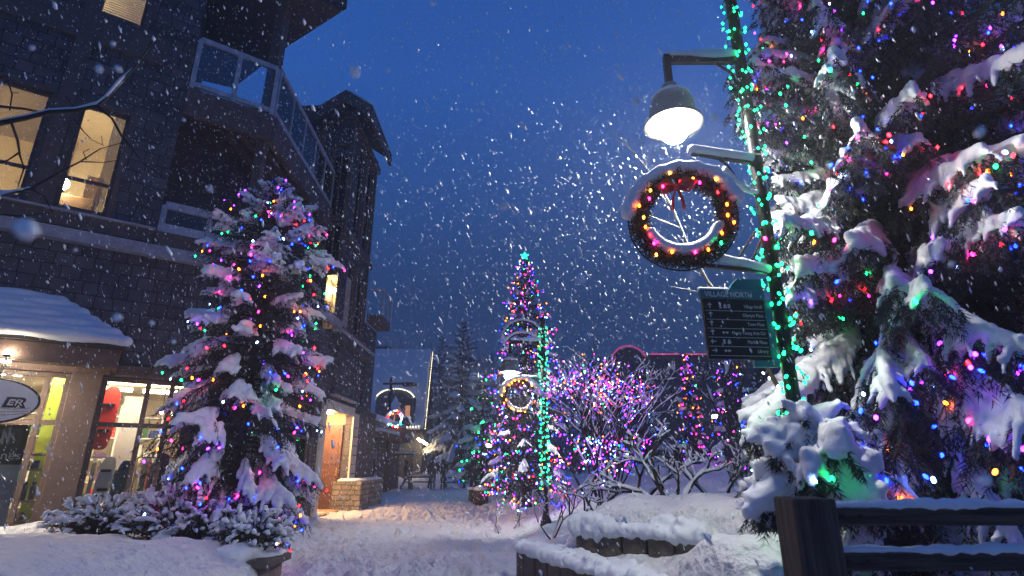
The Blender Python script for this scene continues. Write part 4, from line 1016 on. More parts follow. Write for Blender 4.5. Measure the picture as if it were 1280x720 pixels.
# ================================================================ conifers
def rot_z(v, a): c, s = math.cos(a), math.sin(a); return V((v.x * c - v.y * s, v.x * s + v.y * c, v.z))
def needles_np(segs, k, ln, w, spread=.8, down=.15):
    a = np.array([s[0][:] for s in segs], np.float32); b = np.array([s[1][:] for s in segs], np.float32)
    n = len(a); a = np.repeat(a, k, 0); b = np.repeat(b, k, 0); u = rng.random((n * k, 1), dtype=np.float32)
    d = b - a; d /= np.linalg.norm(d, axis=1)[:, None] + 1e-9
    p = a + (b - a) * u; pr = rng.normal(0, 1, (n * k, 3)); pr -= d * (pr * d).sum(1)[:, None]; pr /= np.linalg.norm(pr, axis=1)[:, None]
    dr = d * .75 + pr * spread; dr[:, 2] -= down; dr /= np.linalg.norm(dr, axis=1)[:, None]
    wd = np.cross(dr, rng.normal(0, 1, (n * k, 3))); wd /= np.linalg.norm(wd, axis=1)[:, None]
    L = ln * rng.uniform(.6, 1.15, (n * k, 1))
    return np.stack([p + wd * w, p - wd * w, p + dr * L], 1).reshape(-1, 3)
def spruce(base, H, prof, nb, label, seed, t0=.04, t1=.985, tw_step=.1, tw_len=.42, k=6, nl=.06, nw=.004, snow_r=.055, snow_p=.8, voxel=.025, droop=R(45), keep=None, name='spruce_tree', group=None, needle='needle', smooth_it=3, tpow=1.0, pend=.0, s_from=.3, up=0.0, cover=.6, lumps=0.0, cull=0.0, disp=0.0, steep=-.72, cut=.4, padw=1.5, bias=0.0):
    rd = random.Random(seed); base = V(base)
    T = thing(name, base, label, 'tree', group)
    mb = MB(); mb.tube([base + V((0, 0, H * q)) for q in (-.02, .05, .3, .6, .85, .98)], [H * .022, H * .018, H * .014, H * .009, H * .004, H * .001], 8)
    segs = []; sn = MB(); tips = []
    for i in range(nb):
        t = t0 + (t1 - t0) * ((i + rd.random()) / nb) ** tpow
        az = i * 2.39996 + rd.uniform(-.35, .35); L = prof(t) * rd.uniform(.72, 1.08)
        if L < .03: continue
        if cull and (math.cos(az) * -base.x + math.sin(az) * -base.y) < -.25 * math.hypot(base.x, base.y) and rd.random() < cull: continue
        a0 = bias + lerp(R(2), R(50), t ** 1.6) + rd.uniform(-.12, .12) + up; dp = droop * rd.uniform(.6, 1.25) * (1 - .5 * t)
        hd = V((math.cos(az), math.sin(az), 0)); bend = rd.uniform(-.25, .25); ns = 8; L0 = L
        for sc in (1, .88, .76, .64, .5):
          L = L0 * sc; p = base + V((0, 0, H * t)); pts = [p]; dirs = []
          for j in range(ns):
            u = j / ns; e = a0 - dp * min(1, u * 1.5) + (R(16) * max(0, u - .7) / .3); h2 = rot_z(hd, bend * u)
            dv = h2 * math.cos(e) + V((0, 0, math.sin(e))); dirs.append(dv); p = p + dv * (L / ns); pts.append(p)
          if not keep or keep(pts[-1], pts): break
        if keep and not keep(pts[-1], pts): continue
        mb.tube(pts, [max(.004, L * .018 * (1 - .8 * j / ns)) for j in range(ns + 1)], 5)
        for j in range(3, ns): segs.append((pts[j], pts[j + 1]))
        sno = rd.random() < (snow_p(t, hd) if callable(snow_p) else snow_p); sr = snow_r * rd.uniform(.75, 1.2) * min(1, .45 + L * .7)
        s0 = max(.12, s_from + rd.uniform(-.1, .25))
        n = max(3, int(L / tw_step))
        bs = []
        for m_ in range(n + 1):
            s = .12 + .88 * m_ / n; f = s * ns; j = min(ns - 1, int(f)); q = pts[j].lerp(pts[j + 1], f - j); dv = dirs[j]
            if s > s0 and dv.z > steep: bs.append((q, s))
            for sd in (-1, 1):
                if m_ == n and sd == 1: continue
                l = (L * tw_len * (1 - .68 * s) + .07) * rd.uniform(.7, 1.15)
                ang = (sd * rd.uniform(.7, 1.15)) if m_ < n else 0
                d2 = rot_z(dv, ang); d2.z -= rd.uniform(.1, .45) + pend * rd.random(); d2.normalize()
                tp = [q]; e = q
                nt = 3 + (l > .35)
                for w_ in range(nt):
                    e = e + d2 * (l / nt); tp.append(e); d2 = (d2 + V((0, 0, -.22 - pend * .5))).normalized()
                for x, y in zip(tp, tp[1:]): segs.append((x, y))
                if l > .12:
                    mb.tube(tp, [.006, .003, .002, .002, .0015][:len(tp)], 3, cap=False)
                    # hanging side shoots
                    for x in tp[1:]:
                        for _ in range(1 + (pend > .2)):
                            dd = V((rd.uniform(-.5, .5), rd.uniform(-.5, .5), -rd.uniform(.3, 1.0))) + d2 * .5; dd.normalize(); segs.append((x, x + dd * l * rd.uniform(.25, .5)))
                if s > .5: tips.append((tp[-1], q))
                if sno and s > s0 and dv.z > steep and rd.random() < .93:
                    r1 = sr * rd.uniform(.6, 1.0) * (1 - .25 * s)
                    tq = tp if rd.random() < cover else tp[:max(2, len(tp) - 1 - (rd.random() < cut))]; e_ = tq[-1]
                    path = [q + V((0, 0, r1 * .55))] + [x + V((0, 0, r1 * .5)) for x in tq[1:-1]] + [e_ + V((0, 0, r1 * .2))]
                    sn.tube(path, [r1 * 1.1] + [r1 * (1 - .18 * z) * rd.uniform(.75, 1.25) for z in range(len(path) - 2)] + [r1 * .42], 6)
                    if lumps:
                        for x in path[:-1]:
                            if rd.random() < lumps: sn.ballv(x + V((rd.uniform(-1, 1), rd.uniform(-1, 1), rd.uniform(-.1, .8))) * r1, V((1, 1, .8)) * r1 * rd.uniform(.5, .9), 6)
        if sno and len(bs) > 1:
            sn.tube([bs[0][0]] + [q + V((0, 0, sr * .75)) for q, s in bs] + [bs[-1][0]], [sr * .4] + [sr * padw * (1.25 - .6 * s) * rd.uniform(.8, 1.2) for q, s in bs] + [sr * .35], 9, flat=.62)
    mb.build('trunk', M['darkbark'], T, smooth=True)
    Vv = needles_np(segs, k, nl, nw); np_mesh('foliage', Vv, np.arange(len(Vv)).reshape(-1, 3), M[needle], T)
    if sn.v: snow_build('snow', sn, voxel, T, it=smooth_it, disp=disp)
    return T, tips
def spread_points(tips, n, cz, cx, cy, facing=None, dy=-.02, seed=1):
    rd = random.Random(seed); c = [q for q in tips]; rd.shuffle(c); c = c[:n]
    pts = [a + V((rd.uniform(-.03, .03), rd.uniform(-.03, .03), dy)) for a, b in c]
    # order as a string winding up round the trunk
    H0 = min(p.z for p in pts); H1 = max(p.z for p in pts); turns = max(3, int((H1 - H0) / .28))
    def key(p):
        a = (math.atan2(p.y - cy, p.x - cx) / (2 * pi)) % 1; lv = math.floor((p.z - H0) / (H1 - H0) * turns - a + .5); return lv + a
    return sorted(pts, key=key)

# left spruce
TL = V((-3.86, 8.05, .38)); HL = 5.55
profL = lambda t: interp([(0, .85), (.12, 1.12), (.3, 1.16), (.5, 1.05), (.68, 1.0), (.80, .93), (.86, .74), (.91, .42), (.95, .2), (1, .05)], t)
ST, tipsL = spruce(TL, HL, profL, 190, 'bushy snow laden spruce hung with coloured lights in front of the ski shop', 4, tw_step=.085, k=7, nl=.055, nw=.0045, snow_r=.072, snow_p=.72, voxel=.018, needle='needle2', s_from=.40, cover=.3, smooth_it=1, lumps=.7, disp=.04)
pL = spread_points(tipsL, 330, 0, TL.x, TL.y); pL += [TL + V((random.uniform(-.16, .16), random.uniform(-.16, .1), HL * random.uniform(.86, 1.0))) for _ in range(26)]
light_string(TL + V((0, 0, .3)), pL, [pick(MIX) for _ in pL], .014, 'string of coloured lights on the left spruce by the ski shop', 'coloured light strings on trees', maxgap=.42)

# big spruce on the right
TR = V((4.15, 5.55, .5)); HR = 12.5
profR = lambda t: 3.35 * (1 - t) ** .85 * (1 if t > .06 else .8)
def keepR(e, pts):
    if e.y < 2.95 and e.z < 2.0: return False
    if any((q.y < 2.85 and q.z < 1.6) or q.y < 2.3 for q in pts): return False
    if e.y > 7.6 and e.x > 4: return False
    a, b = proj(e)
    if a < interp([(-400, 945), (60, 945), (90, 912), (145, 915), (175, 950), (300, 958), (420, 985), (470, 1000), (500, 930), (560, 925), (2000, 925)], b): return False
    return all(not (abs(q.x - 2.05) < .12 and abs(q.y - 4.02) < .12) for q in pts) and not (e.x < 1.85)
SR, tipsR = spruce(TR, HR, profR, 680, 'huge dark spruce with heavy snow and coloured lights filling the right side of the view', 9, t0=.03, t1=.76, tw_step=.10, tw_len=.20, k=8, nl=.07, nw=.0042, snow_r=.056, snow_p=lambda t, h: .15 if t < .085 else .92 if h.x < -.25 else .6, voxel=.019, droop=R(30), keep=keepR, pend=.45, s_from=.28, cover=.22, smooth_it=1, lumps=.5, cull=.75, disp=.04, steep=-.66, cut=.5, padw=2.0, needle='needle2', bias=-.10)
vis = [q for q in tipsR if 1.25 < q[0].z < 7.2 and ((q[0].x - TR.x) * -.6 + (q[0].y - TR.y) * -.8) > .55]
pR = spread_points(vis, 560, 0, TR.x, TR.y, seed=4, dy=.05); pR = [q + V((-.03, -.05, 0)) for q in pR]
light_string(TR + V((0, 0, .4)), pR, [pick(dict(blue=9, green=2.5, red=2, pink=2.5, amber=2, violet=4.5, ice=2.5)) for _ in pR], .013, 'string of coloured lights on the huge right spruce', 'coloured light strings on trees', maxgap=.5)
# low snow covered spruce between the lamp post and the fence
TF_ = V((2.02, 3.75, .75))
SF, tipsF = spruce(TF_, .88, lambda t: .60 * (1 - t) ** .5 + .1, 30, 'low young spruce buried under thick rounded snow beside the fence post', 21, t0=.42, tw_step=.085, tw_len=.42, k=9, nl=.06, nw=.004, snow_r=.10, snow_p=1.0, voxel=.019, droop=R(70), pend=.7, s_from=.1, up=R(14), smooth_it=2, lumps=.5, cover=.4, disp=.04, keep=lambda e, pts: all(q.y > 2.80 for q in pts))
pF = [a + V((0, -.03, .05)) for a, b in random.sample(tipsF, 18)]
light_string(TF_ + V((0, 0, .6)), pF, [pick(MIX) for _ in pF], .0125, 'few coloured lights on the low snowy spruce by the fence post', 'coloured light strings on trees', cable=False)

# tall lit spruce in the middle
TM = V((at(658, 600, 14.2).x, 14.2, .55)); HM = 6.35
profM = lambda t: interp([(0, 1.1), (.1, 1.25), (.35, 1.0), (.6, .82), (.8, .52), (.93, .22), (1, .05)], t)
SM, tipsM = spruce(TM, HM, profM, 125, 'tall narrow spruce thick with tiny coloured lights in the middle distance', 31, tw_step=.12, k=5, nl=.08, nw=.006, snow_r=.062, snow_p=.55, voxel=.033, s_from=.5, cover=.1, disp=.04)
pM = spread_points(tipsM, 1050, 0, TM.x, TM.y, seed=8)
light_string(TM + V((0, 0, .3)), pM, [pick(dict(pink=2.5, blue=4.5, violet=4.5, amber=2.5, ice=3, green=1, red=1)) for _ in pM], .0125, 'dense string of coloured lights on the middle spruce', 'coloured light strings on trees', cable=False)
st = thing('star_light', TM + V((0, 0, HM)), 'green glowing star on the top of the middle spruce', 'star')
mb = MB(); sc_ = TM + V((0, 0, HM + .06)); mb.extrude([sc_ + V(((.12 if k % 2 == 0 else .05) * math.sin(2 * pi * k / 10), -.02, (.12 if k % 2 == 0 else .05) * math.cos(2 * pi * k / 10))) for k in range(10)], (0, .04, 0)); mb.build('star', E['b_teal'], st)

# narrow far lit trees
def far_tree(px, Y, top_py, base_z, rad, label, nb_l, mix, seed, n=44, br=.018, name='spruce_tree', snow_p=.5, lights=True, lablight=None, group=None):
    b = at(px, 560, Y); b.z = base_z; top = at(px, top_py, Y).z
    T, tips = spruce(b, top - base_z, lambda t: rad * (1 - t) ** .8 + .04, n, label, seed, tw_step=.2, k=4, nl=.16, nw=.012, snow_r=.11, snow_p=snow_p, voxel=.07, smooth_it=2, s_from=.3, group=group)
    if lights:
        pp = spread_points(tips, nb_l, 0, b.x, b.y, seed=seed); light_string(b + V((0, 0, .4)), pp, [pick(mix) for _ in pp], br, lablight, 'coloured light strings on trees', cable=False)
    return T
far_tree(868, 21, 440, .9, .62, 'slim pointed spruce with coloured lights seen just left of the direction sign', 170, dict(amber=3, pink=4, violet=3, blue=3, green=1), 41, lablight='string of coloured lights on the slim spruce left of the direction sign')
far_tree(922, 19, 425, .9, 1.0, 'wider spruce with blue and violet lights seen below the direction sign', 200, dict(blue=4, violet=4, pink=2, amber=1.5, ice=2), 42, lablight='string of blue and violet lights on the spruce below the direction sign')
far_tree(603, 27, 470, .3, 1.7, 'dark spruce with a few green and blue lights behind the lit middle spruce', 40, dict(green=6, blue=2), 43, br=.03, lablight='few green and blue lights on the dark spruce behind the middle one')
far_tree(575, 46, 402, .6, 4.2, 'broad tall snowy spruce without lights at the end of the street', 0, MIX, 44, n=90, lights=False, snow_p=.85)
far_tree(548, 60, 418, .6, 4.0, 'snowy unlit spruce standing farthest back, left of the broad one', 0, MIX, 45, n=70, lights=False, snow_p=.85)
far_tree(812, 30, 470, 1.3, 1.6, 'dark snowy spruce without lights behind the purple lit bush', 0, MIX, 46, n=60, lights=False, snow_p=.7)
far_tree(745, 34, 450, 1.2, 2.2, 'dim snowy spruce behind the crown of the purple lit bush', 0, MIX, 48, n=60, lights=False, snow_p=.7)
far_tree(965, 27, 455, 1.2, 2.0, 'dim snowy spruce seen between the direction sign and the big spruce', 0, MIX, 47, n=60, lights=False, snow_p=.6)

# ================================================================ leafless trees and shrubs
def twig_tree(name, base, stems, label, cat, seed, depth=5, spread=.6, shrink=.72, r0=.03, snow=.5, group=None, upb=.12, rmin=.003, split=2, wob=.18, tip_keys=None, m='darkbark', snow_m=1.0, kink=3):
    rd = random.Random(seed); base = V(base); T = thing(name, base, label, cat, group); mb = MB(); sn = MB(); tips = []
    def grow(p, d, L, r, k):
        pts = [p]; dd = d.copy()
        for j in range(kink):
            dd = (dd + V((rd.uniform(-wob, wob), rd.uniform(-wob, wob), rd.uniform(-wob, wob) + upb * .3))).normalized(); p = p + dd * (L / kink); pts.append(p)
        mb.tube(pts, [max(rmin, r * (1 - .3 * j / kink)) for j in range(kink + 1)], 6 if r > .015 else 4, cap=r > .015)
        if rd.random() < snow and abs(dd.z) < .86:
            rs = (r * .8 + .006) * snow_m; sn.tube([q + V((0, 0, r * .75 + rs * .35)) for q in pts], [rs * .6] + [rs * rd.uniform(.8, 1.25) for _ in pts[1:-1]] + [rs * .5], 5)
        for q in pts[1:]: tips.append((q, k))
        if k <= 0: return
        for s in range(split + (rd.random() < .35)):
            ax = V((rd.uniform(-1, 1), rd.uniform(-1, 1), rd.uniform(-.5, .8))).normalized()
            nd = (dd + ax * spread).normalized(); q = pts[-1] if s < 2 else pts[kink // 2 + 1]
            grow(q, nd, L * shrink * rd.uniform(.75, 1.15), r * .68, k - 1)
    for (o, d, L) in stems: grow(base + V(o), V(d).normalized(), L, r0, depth)
    mb.build('branches', M[m], T, smooth=True)
    if sn.v: sn.build('snow', M['snow'], T, smooth=True)
    return T, tips
# bush tree full of lights
bb = at(752, 600, 10.6); bb.z = gh(bb.x, 10.6) - .1
rd = random.Random(6)
TBu, tp = twig_tree('leafless_tree', bb, [((rd.uniform(-.1, .1), rd.uniform(-.1, .1), 0), (math.cos(a) * .42, math.sin(a) * .42, 1), 1.05) for a in [2 * pi * i / 9 + rd.uniform(-.3, .3) for i in range(9)]] + [((rd.uniform(-.1, .1), rd.uniform(-.1, .1), 0), (math.cos(a) * .15, math.sin(a) * .15, 1), 1.05) for a in (0, 2, 4)], 'round leafless tree glowing purple with hundreds of tiny coloured lights', 'tree', 6, depth=5, spread=.66, shrink=.74, r0=.028, snow=.75, upb=.25)
cc = [q for q, k in tp if k <= 4 and q.z > bb.z + .4]; random.shuffle(cc); cc = [q for q in cc if ((q.x - bb.x) / 1.3) ** 2 + ((q.y - bb.y) / 1.3) ** 2 + ((q.z - bb.z - 1.6) / 1.6) ** 2 < 1.1][:950]
lo_ = [q for q, k in tp if bb.z + .35 < q.z < bb.z + 1.5]
cc = cc[:760] + [q + V((random.uniform(-.12, .12), random.uniform(-.12, .05), random.uniform(-.12, .12))) for q in random.choices(lo_, k=320)]
light_string(bb + V((0, 0, .9)), cc, [pick(dict(pink=3, violet=5, blue=3.5, ice=5, amber=2.2, green=.7, red=.7)) for _ in cc], .0082, 'cloud of tiny coloured lights in the round leafless tree', 'coloured light strings on trees', cable=False)
# arching snow laden shrubs in front
def at_g(px, Y): q = at(px, 640, Y); q.z = gh(q.x, Y) - .05; return q
for (px, Y, st_, lab, sd, r0) in (
    (722, 8.8, [((0, 0, 0), (-.25, -.1, 1), .5), ((.05, 0, 0), (.15, 0, 1), .55), ((.1, .1, 0), (.6, 0, .8), .5)], 'bare shrub with thin snowy stems just above the left end of the planter wall', 51, .022),
    (765, 8.2, [((0, 0, 0), (.65, -.05, .62), .75), ((.1, 0, 0), (.85, .1, .4), .7), ((0, .1, 0), (.35, .1, 1), .6)], 'bare shrub with a thick snow covered branch rising to the right', 52, .040),
    (850, 7.4, [((0, 0, 0), (-.8, 0, .5), .6), ((0, 0, 0), (.8, .0, .4), .6), ((0, 0, 0), (.2, .1, 1), .55), ((0, .1, 0), (-.3, .3, .8), .5)], 'low tangled shrub drooping under snow above the upper ledge', 53, .034),
    (905, 8.6, [((0, 0, 0), (-.7, 0, .7), .6), ((0, 0, 0), (.6, .0, .6), .6), ((0, 0, 0), (-.1, -.2, 1), .6)], 'snowy shrub in the shade behind the low spruce', 54, .03),
    (690, 10.2, [((0, 0, 0), (-.5, 0, .9), .4), ((0, 0, 0), (.5, .0, .8), .4), ((0, 0, 0), (0, -.3, 1), .4)], 'small purple tinted shrub at the foot of the middle lamp post', 55, .014),
    (628, 13.0, [((0, 0, 0), (-.6, 0, .7), .35), ((0, 0, 0), (.6, .0, .7), .35), ((.3, 0, 0), (0, -.3, 1), .35)], 'small snowy shrub at the left foot of the lit middle spruce', 56, .014)):
    twig_tree('snowy_shrub', at_g(px, Y), st_, lab, 'shrub', sd, depth=4, spread=.75, shrink=.68, r0=r0, snow=.92, upb=.0, wob=.25, snow_m=1.05)
# leaning sapling with white lights behind the wreath
sb = at_g(1000, 5.0); sb.z = gh(sb.x, 5.0) - .1
T_ = thing('bare_sapling', sb, 'thin leaning leafless sapling behind the near wreath and direction sign', 'tree')
mb = MB(); sn = MB()
ch = [sb] + [at(a, b, 4.9) for a, b in ((985, 505), (962, 465), (945, 420), (915, 392), (885, 352), (862, 310), (842, 262), (818, 222), (795, 195))]
mb.tube(ch, [.028, .024, .02, .017, .014, .012, .009, .007, .005, .003], 6)
rd = random.Random(2); tw = []
for i in range(2, len(ch) - 1):
    for _ in range(3):
        d = V((rd.uniform(-1, .5), rd.uniform(-.3, .3), rd.uniform(.2, 1))).normalized(); q = ch[i].lerp(ch[i + 1], rd.random()); L = rd.uniform(.18, .5); e = [q]
        for j in range(3): q = q + d * L / 3; e.append(q); d = (d + V((rd.uniform(-.3, .3), 0, rd.uniform(-.2, .3)))).normalized()
        mb.tube(e, [.005, .004, .003, .002], 4); sn.tube([x + V((0, 0, .005)) for x in e], [.001, .0022, .002, .001], 4); tw.append(e[-1])
        for _2 in range(2):
            f = e[2] + V((rd.uniform(-.15, .15), 0, rd.uniform(0, .15))); mb.tube([e[2], f], [.003, .0015], 3)
mb.build('branches', M['bark'], T_, smooth=True); sn.tube([x + V((0, -.004, .012)) for x in ch[2:]], [.009, .008, .007, .006, .005, .004, .003, .002], 5); sn.build('snow', M['snow'], T_, smooth=True)
wp = [ch[1].lerp(ch[4], rd.random()) + V((rd.uniform(-.14, .14), rd.uniform(-.1, .05), rd.uniform(-.1, .1))) for _ in range(16)]
E['b_white'] = emit('bulb_white', (1, .92, .7), 5)
light_string(sb + V((0, 0, .5)), wp, ['white'] * len(wp), .011, 'few white lights on the thin leaning sapling', 'coloured light strings on trees', cable=False)
# dark bare trunk in the distance under the sign
tb_ = at_g(926, 16); twig_tree('leafless_tree', tb_, [((0, 0, 0), (.02, 0, 1), 1.7)], 'dark leafless tree with a straight trunk under the direction sign', 'tree', 61, depth=5, spread=.6, shrink=.68, r0=.075, snow=.4)
# bare branches reaching in at the upper left
tl = V((-4.6, 3.3, gh(-4.6, 3.3) - .1)); T_ = thing('leafless_tree', tl, 'leafless tree at the left edge whose thin snowy branches cross the lit upper windows', 'tree')
mb = MB(); sn = MB()
mb.tube([tl, tl + V((.05, 0, 1.5)), tl + V((.1, .0, 3.0)), tl + V((.05, 0, 4.6))], [.11, .09, .06, .03], 8)
def limb(pix, Y, r0, r1, root=None, snow=None):
    ps = [at(a, b, Y) for a, b in pix]
    if root is not None: ps = [root] + ps
    n = len(ps); mb.tube(ps, [lerp(r0, r1, i / (n - 1)) for i in range(n)], 6)
    if snow:
        a, b = snow; q = ps[a:b]; sn.tube([x + V((0, 0, lerp(r0, r1, .5) * .9 + .004)) for x in q], [.006] + [random.uniform(.011, .018) for _ in q[2:]] + [.006], 6)
limb([(-30, 158), (0, 154), (30, 148), (62, 140), (95, 138), (122, 132), (132, 124), (150, 103), (165, 88), (182, 66), (198, 42), (211, 24)], 3.0, .02, .003, tl + V((.1, 0, 3.05)), (1, 10))
limb([(122, 133), (140, 148), (152, 170), (163, 183), (180, 205), (210, 225)], 3.0, .009, .002)
limb([(-20, 130), (0, 133), (30, 136), (50, 140)], 3.0, .010, .007, tl + V((.1, 0, 3.1)))
limb([(14, 153), (22, 175), (25, 195), (30, 210), (22, 235)], 3.0, .008, .003); limb([(25, 190), (10, 200), (-8, 207)], 3.0, .006, .004)
limb([(-20, 275), (0, 245), (38, 236), (70, 218), (100, 202), (125, 186), (158, 177)], 3.05, .012, .002, tl + V((.08, 0, 2.4)), (1, 4)); limb([(100, 202), (130, 203), (150, 200)], 3.05, .004, .002)
limb([(108, 200), (104, 190), (112, 186)], 3.05, .003, .002); limb([(92, 148), (105, 165), (115, 175), (130, 182)], 3.02, .004, .002); limb([(128, 180), (127, 170)], 3.02, .002, .0015)
limb([(-20, 95), (8, 95), (15, 118), (12, 138)], 3.02, .006, .004, tl + V((.1, 0, 3.4))); limb([(15, 116), (24, 116)], 3.0, .003, .002)
limb([(-20, 240), (0, 242), (20, 240), (45, 236)], 3.1, .008, .004, tl + V((.06, 0, 2.3)), (1, 4)); limb([(82, 120), (90, 130), (93, 142)], 3.0, .003, .003)
limb([(38, 236), (55, 245), (66, 266)], 3.05, .005, .002); limb([(0, 268), (30, 270), (62, 266)], 3.1, .006, .003, tl + V((.06, 0, 2.0)))
mb.build('branches', M['darkbark'], T_, smooth=True); sn.build('snow', M['snow'], T_, smooth=True)

# broad leaved shrub with snow at the foot of the left spruce
def leafy(base, rx, ry, h, n, label, seed):
    rd = random.Random(seed); base = V(base); T = thing('leafy_shrub', base, label, 'shrub'); st = MB(); lf = MB(); sn = MB()
    for i in range(n):
        a = rd.uniform(0, 2 * pi); q = math.sqrt(rd.random()); tip = base + V((rx * q * math.cos(a), ry * q * math.sin(a), h * (1 - .6 * q * q) * rd.uniform(.55, 1.05)))
        root = base + V((.2 * rx * math.cos(a), .2 * ry * math.sin(a), 0)); mid = root.lerp(tip, .5) + V((0, 0, .1)); st.tube([root, mid, tip], [.007, .005, .003], 4, cap=False)
        for _ in range(9):
            u = rd.uniform(.35, 1.05); c = root.lerp(tip, u) + V((rd.uniform(-.05, .05), rd.uniform(-.05, .05), rd.uniform(-.03, .05)))
            d = V((rd.uniform(-1, 1), rd.uniform(-1, 1), rd.uniform(-.9, .2))).normalized(); w = d.cross(V((rd.uniform(-1, 1), rd.uniform(-1, 1), 1))).normalized() * rd.uniform(.010, .018); L = rd.uniform(.04, .075)
            lf.quad(c, c + d * L * .5 + w, c + d * L, c + d * L * .5 - w)
        if rd.random() < .8:
            dv = (tip - mid).normalized()
            sn.tube([tip - dv * .08 + V((0, 0, .012)), tip + V((0, 0, .02)), tip + dv * .05 + V((0, 0, -.01))], [.014, rd.uniform(.022, .040), .012], 6)
            if rd.random() < .6: c = root.lerp(tip, rd.uniform(.6, .9)) + V((rd.uniform(-.06, .06), rd.uniform(-.06, .06), .02)); sn.ballv(c, V((rd.uniform(.025, .05), rd.uniform(.025, .05), .025)), 6)
    st.build('stems', M['bark'], T); lf.build('foliage', M['leaf'], T); snow_build('snow', sn, .013, T, it=2)
for (px, Y, rx, ry, h, n, lab, sd) in ((235, 7.6, .95, .5, .82, 380, 'leafy shrub dusted with snow in front of the brown shop pillar and left spruce', 71), (130, 7.8, .8, .45, .58, 250, 'lower leafy shrub with snow clumps under the shop window', 72), (318, 7.0, .5, .35, .55, 110, 'small dark leafy shrub between the stone pier and the left spruce', 73)):
    q = at(px, 640, Y); q.z = gh(q.x, Y) - .04; leafy(q, rx, ry, h, n, lab, sd)
# ================================================================ buildings in the distance
FB = thing('distant_house', (-9.3, 46, 0), 'distant house with a steep snowy roof, arched lit dormer and strings of white lights', 'building')
Yb = 45.0; RD = 1.8
def xz(px, py, Y=Yb): q = at(px, py, Y); return q.x, q.z
xl, zr = xz(440, 458); xr, ze = xz(532, 538); 
mb = MB(); mb.box(xl, Yb, -.3, xr - .2, Yb + 2 * RD, ze); mb.add([(xr - .2, Yb, ze), (xr - .2, Yb + 2 * RD, ze), (xr - .2, Yb + RD, zr + 1)], [(0, 1, 2)]); mb.build('wall', M['darkwall'], FB)
mb = MB(); z2 = zr + 1.2; mb.hexa([V((xl, Yb - .5, ze - .2)), V((xr, Yb - .5, ze - .2)), V((xr, Yb + RD, z2)), V((xl, Yb + RD, z2)), V((xl, Yb - .5, ze + .1)), V((xr, Yb - .5, ze + .1)), V((xr, Yb + RD, z2 + .3)), V((xl, Yb + RD, z2 + .3))])
mb.hexa([V((xl, Yb + RD, z2)), V((xr, Yb + RD, z2)), V((xr, Yb + 2 * RD + .5, ze)), V((xl, Yb + 2 * RD + .5, ze)), V((xl, Yb + RD, z2 + .3)), V((xr, Yb + RD, z2 + .3)), V((xr, Yb + 2 * RD + .5, ze + .3)), V((xl, Yb + 2 * RD + .5, ze + .3))])
ro = mb.build('roof', M['roof'], FB)
mb = MB(); mb.hexa([V((xl, Yb - .55, ze + .103)), V((xr - .1, Yb - .55, ze + .103)), V((xr - .1, Yb + RD - .1, z2 + .303)), V((xl, Yb + RD - .1, z2 + .303)), V((xl, Yb - .55, ze + .45)), V((xr - .1, Yb - .55, ze + .45)), V((xr - .1, Yb + RD - .1, z2 + .65)), V((xl, Yb + RD - .1, z2 + .65))]); mb.build('roof_snow', M['snow'], ro, bevel=.1)
# arched dormer
xa_, xb_ = xz(470, 500, 44.2)[0], xz(518, 500, 44.2)[0]; zb_ = xz(490, 535, 44.2)[1]; zs_ = xz(490, 500, 44.2)[1]; zt_ = xz(490, 487, 44.2)[1]; xc = (xa_ + xb_) / 2
ap = [V((xa_, 44.2, zb_)), V((xb_, 44.2, zb_))] + [V((xc + (xb_ - xc) * math.cos(pi * k / 14), 44.2, zs_ + (zt_ - zs_) * math.sin(pi * k / 14))) for k in range(15)]
mb = MB(); mb.extrude(ap, (0, 4, 0)); dm = mb.build('dormer', M['darkwall'], FB)
orange = emit('orange_window', (1, .38, .14), .55)
for a, b, c, d in ((495, 501, 511, 522), (507, 512, 507, 521)):
    x0, z1 = xz(a, c, 44.15); x1, z0 = xz(b, d, 44.15); mb = MB(); mb.box(x0, 44.14, z0, x1, 44.17, z1); mb.build('window', orange, dm)
mb = MB(); x0, z0 = xz(486, 511, 43.4); x1, z1 = xz(500, 494, 43.4); mb.add([(x0, 43.2, z0), (x1, 43.2, z0), (x1, 44.3, z0), (x0, 44.3, z0), ((x0 + x1) / 2, 43.8, z1)], [(0, 1, 4), (1, 2, 4), (2, 3, 4), (3, 0, 4), (3, 2, 1, 0)]); mb.build('turret_roof', M['snow'], FB)
mb = MB(); mb.box(x0 + .15, 43.3, z0 - 1.4, x1 - .15, 44.19, z0 - .003); tu = mb.build('turret', M['darkwall'], FB)
mb = MB(); mb.box((x0 + x1) / 2 + .05, 43.27, z0 - .9, x1 - .25, 43.29, z0 - .1); mb.build('window', orange, tu)
mb = MB(); x0, z1 = xz(471, 432, 47); x1, z0 = xz(485, 462, 47); mb.box(x0, 47, z0 - 1, x1, 48, z1 - .3); mb.box(x0 - .1, 46.9, z1 - .297, x1 + .1, 48.1, z1 - .1); mb.build('chimney', M['darkwall'], FB)
mb = MB(); mb.box(xz(455, 0)[0], 43.6, ze - 2.2, xz(520, 0)[0], 44.99, ze - 2.0); mb.build('awning', M['redbrick'], FB)
x0, z0 = xz(517, 536, 43.9); x1, z1 = xz(526, 522, 43.9)
mb = MB(); mb.add([(x0 - .6, 43.7, z0), (x1, 43.7, z0), (x1, 44.6, z0), (x0 - .6, 44.6, z0), (x1, 44.6, z1 + .2), (x0, 44.6, z0 + .5)], [(0, 1, 4, 5), (1, 2, 4), (2, 3, 5, 4), (3, 0, 5), (3, 2, 1, 0)]); mb.build('porch_snow', M['snow'], FB)
E['b_warmwhite'] = emit('bulb_warm_white', (1, .85, .55), 9)
ap2 = [q + V((0, -.12, .06)) for q in ap[3:-1]]
pts = []
for a, b in zip(ap2, ap2[1:]): pts += [a.lerp(b, u) for u in (0, .5)]
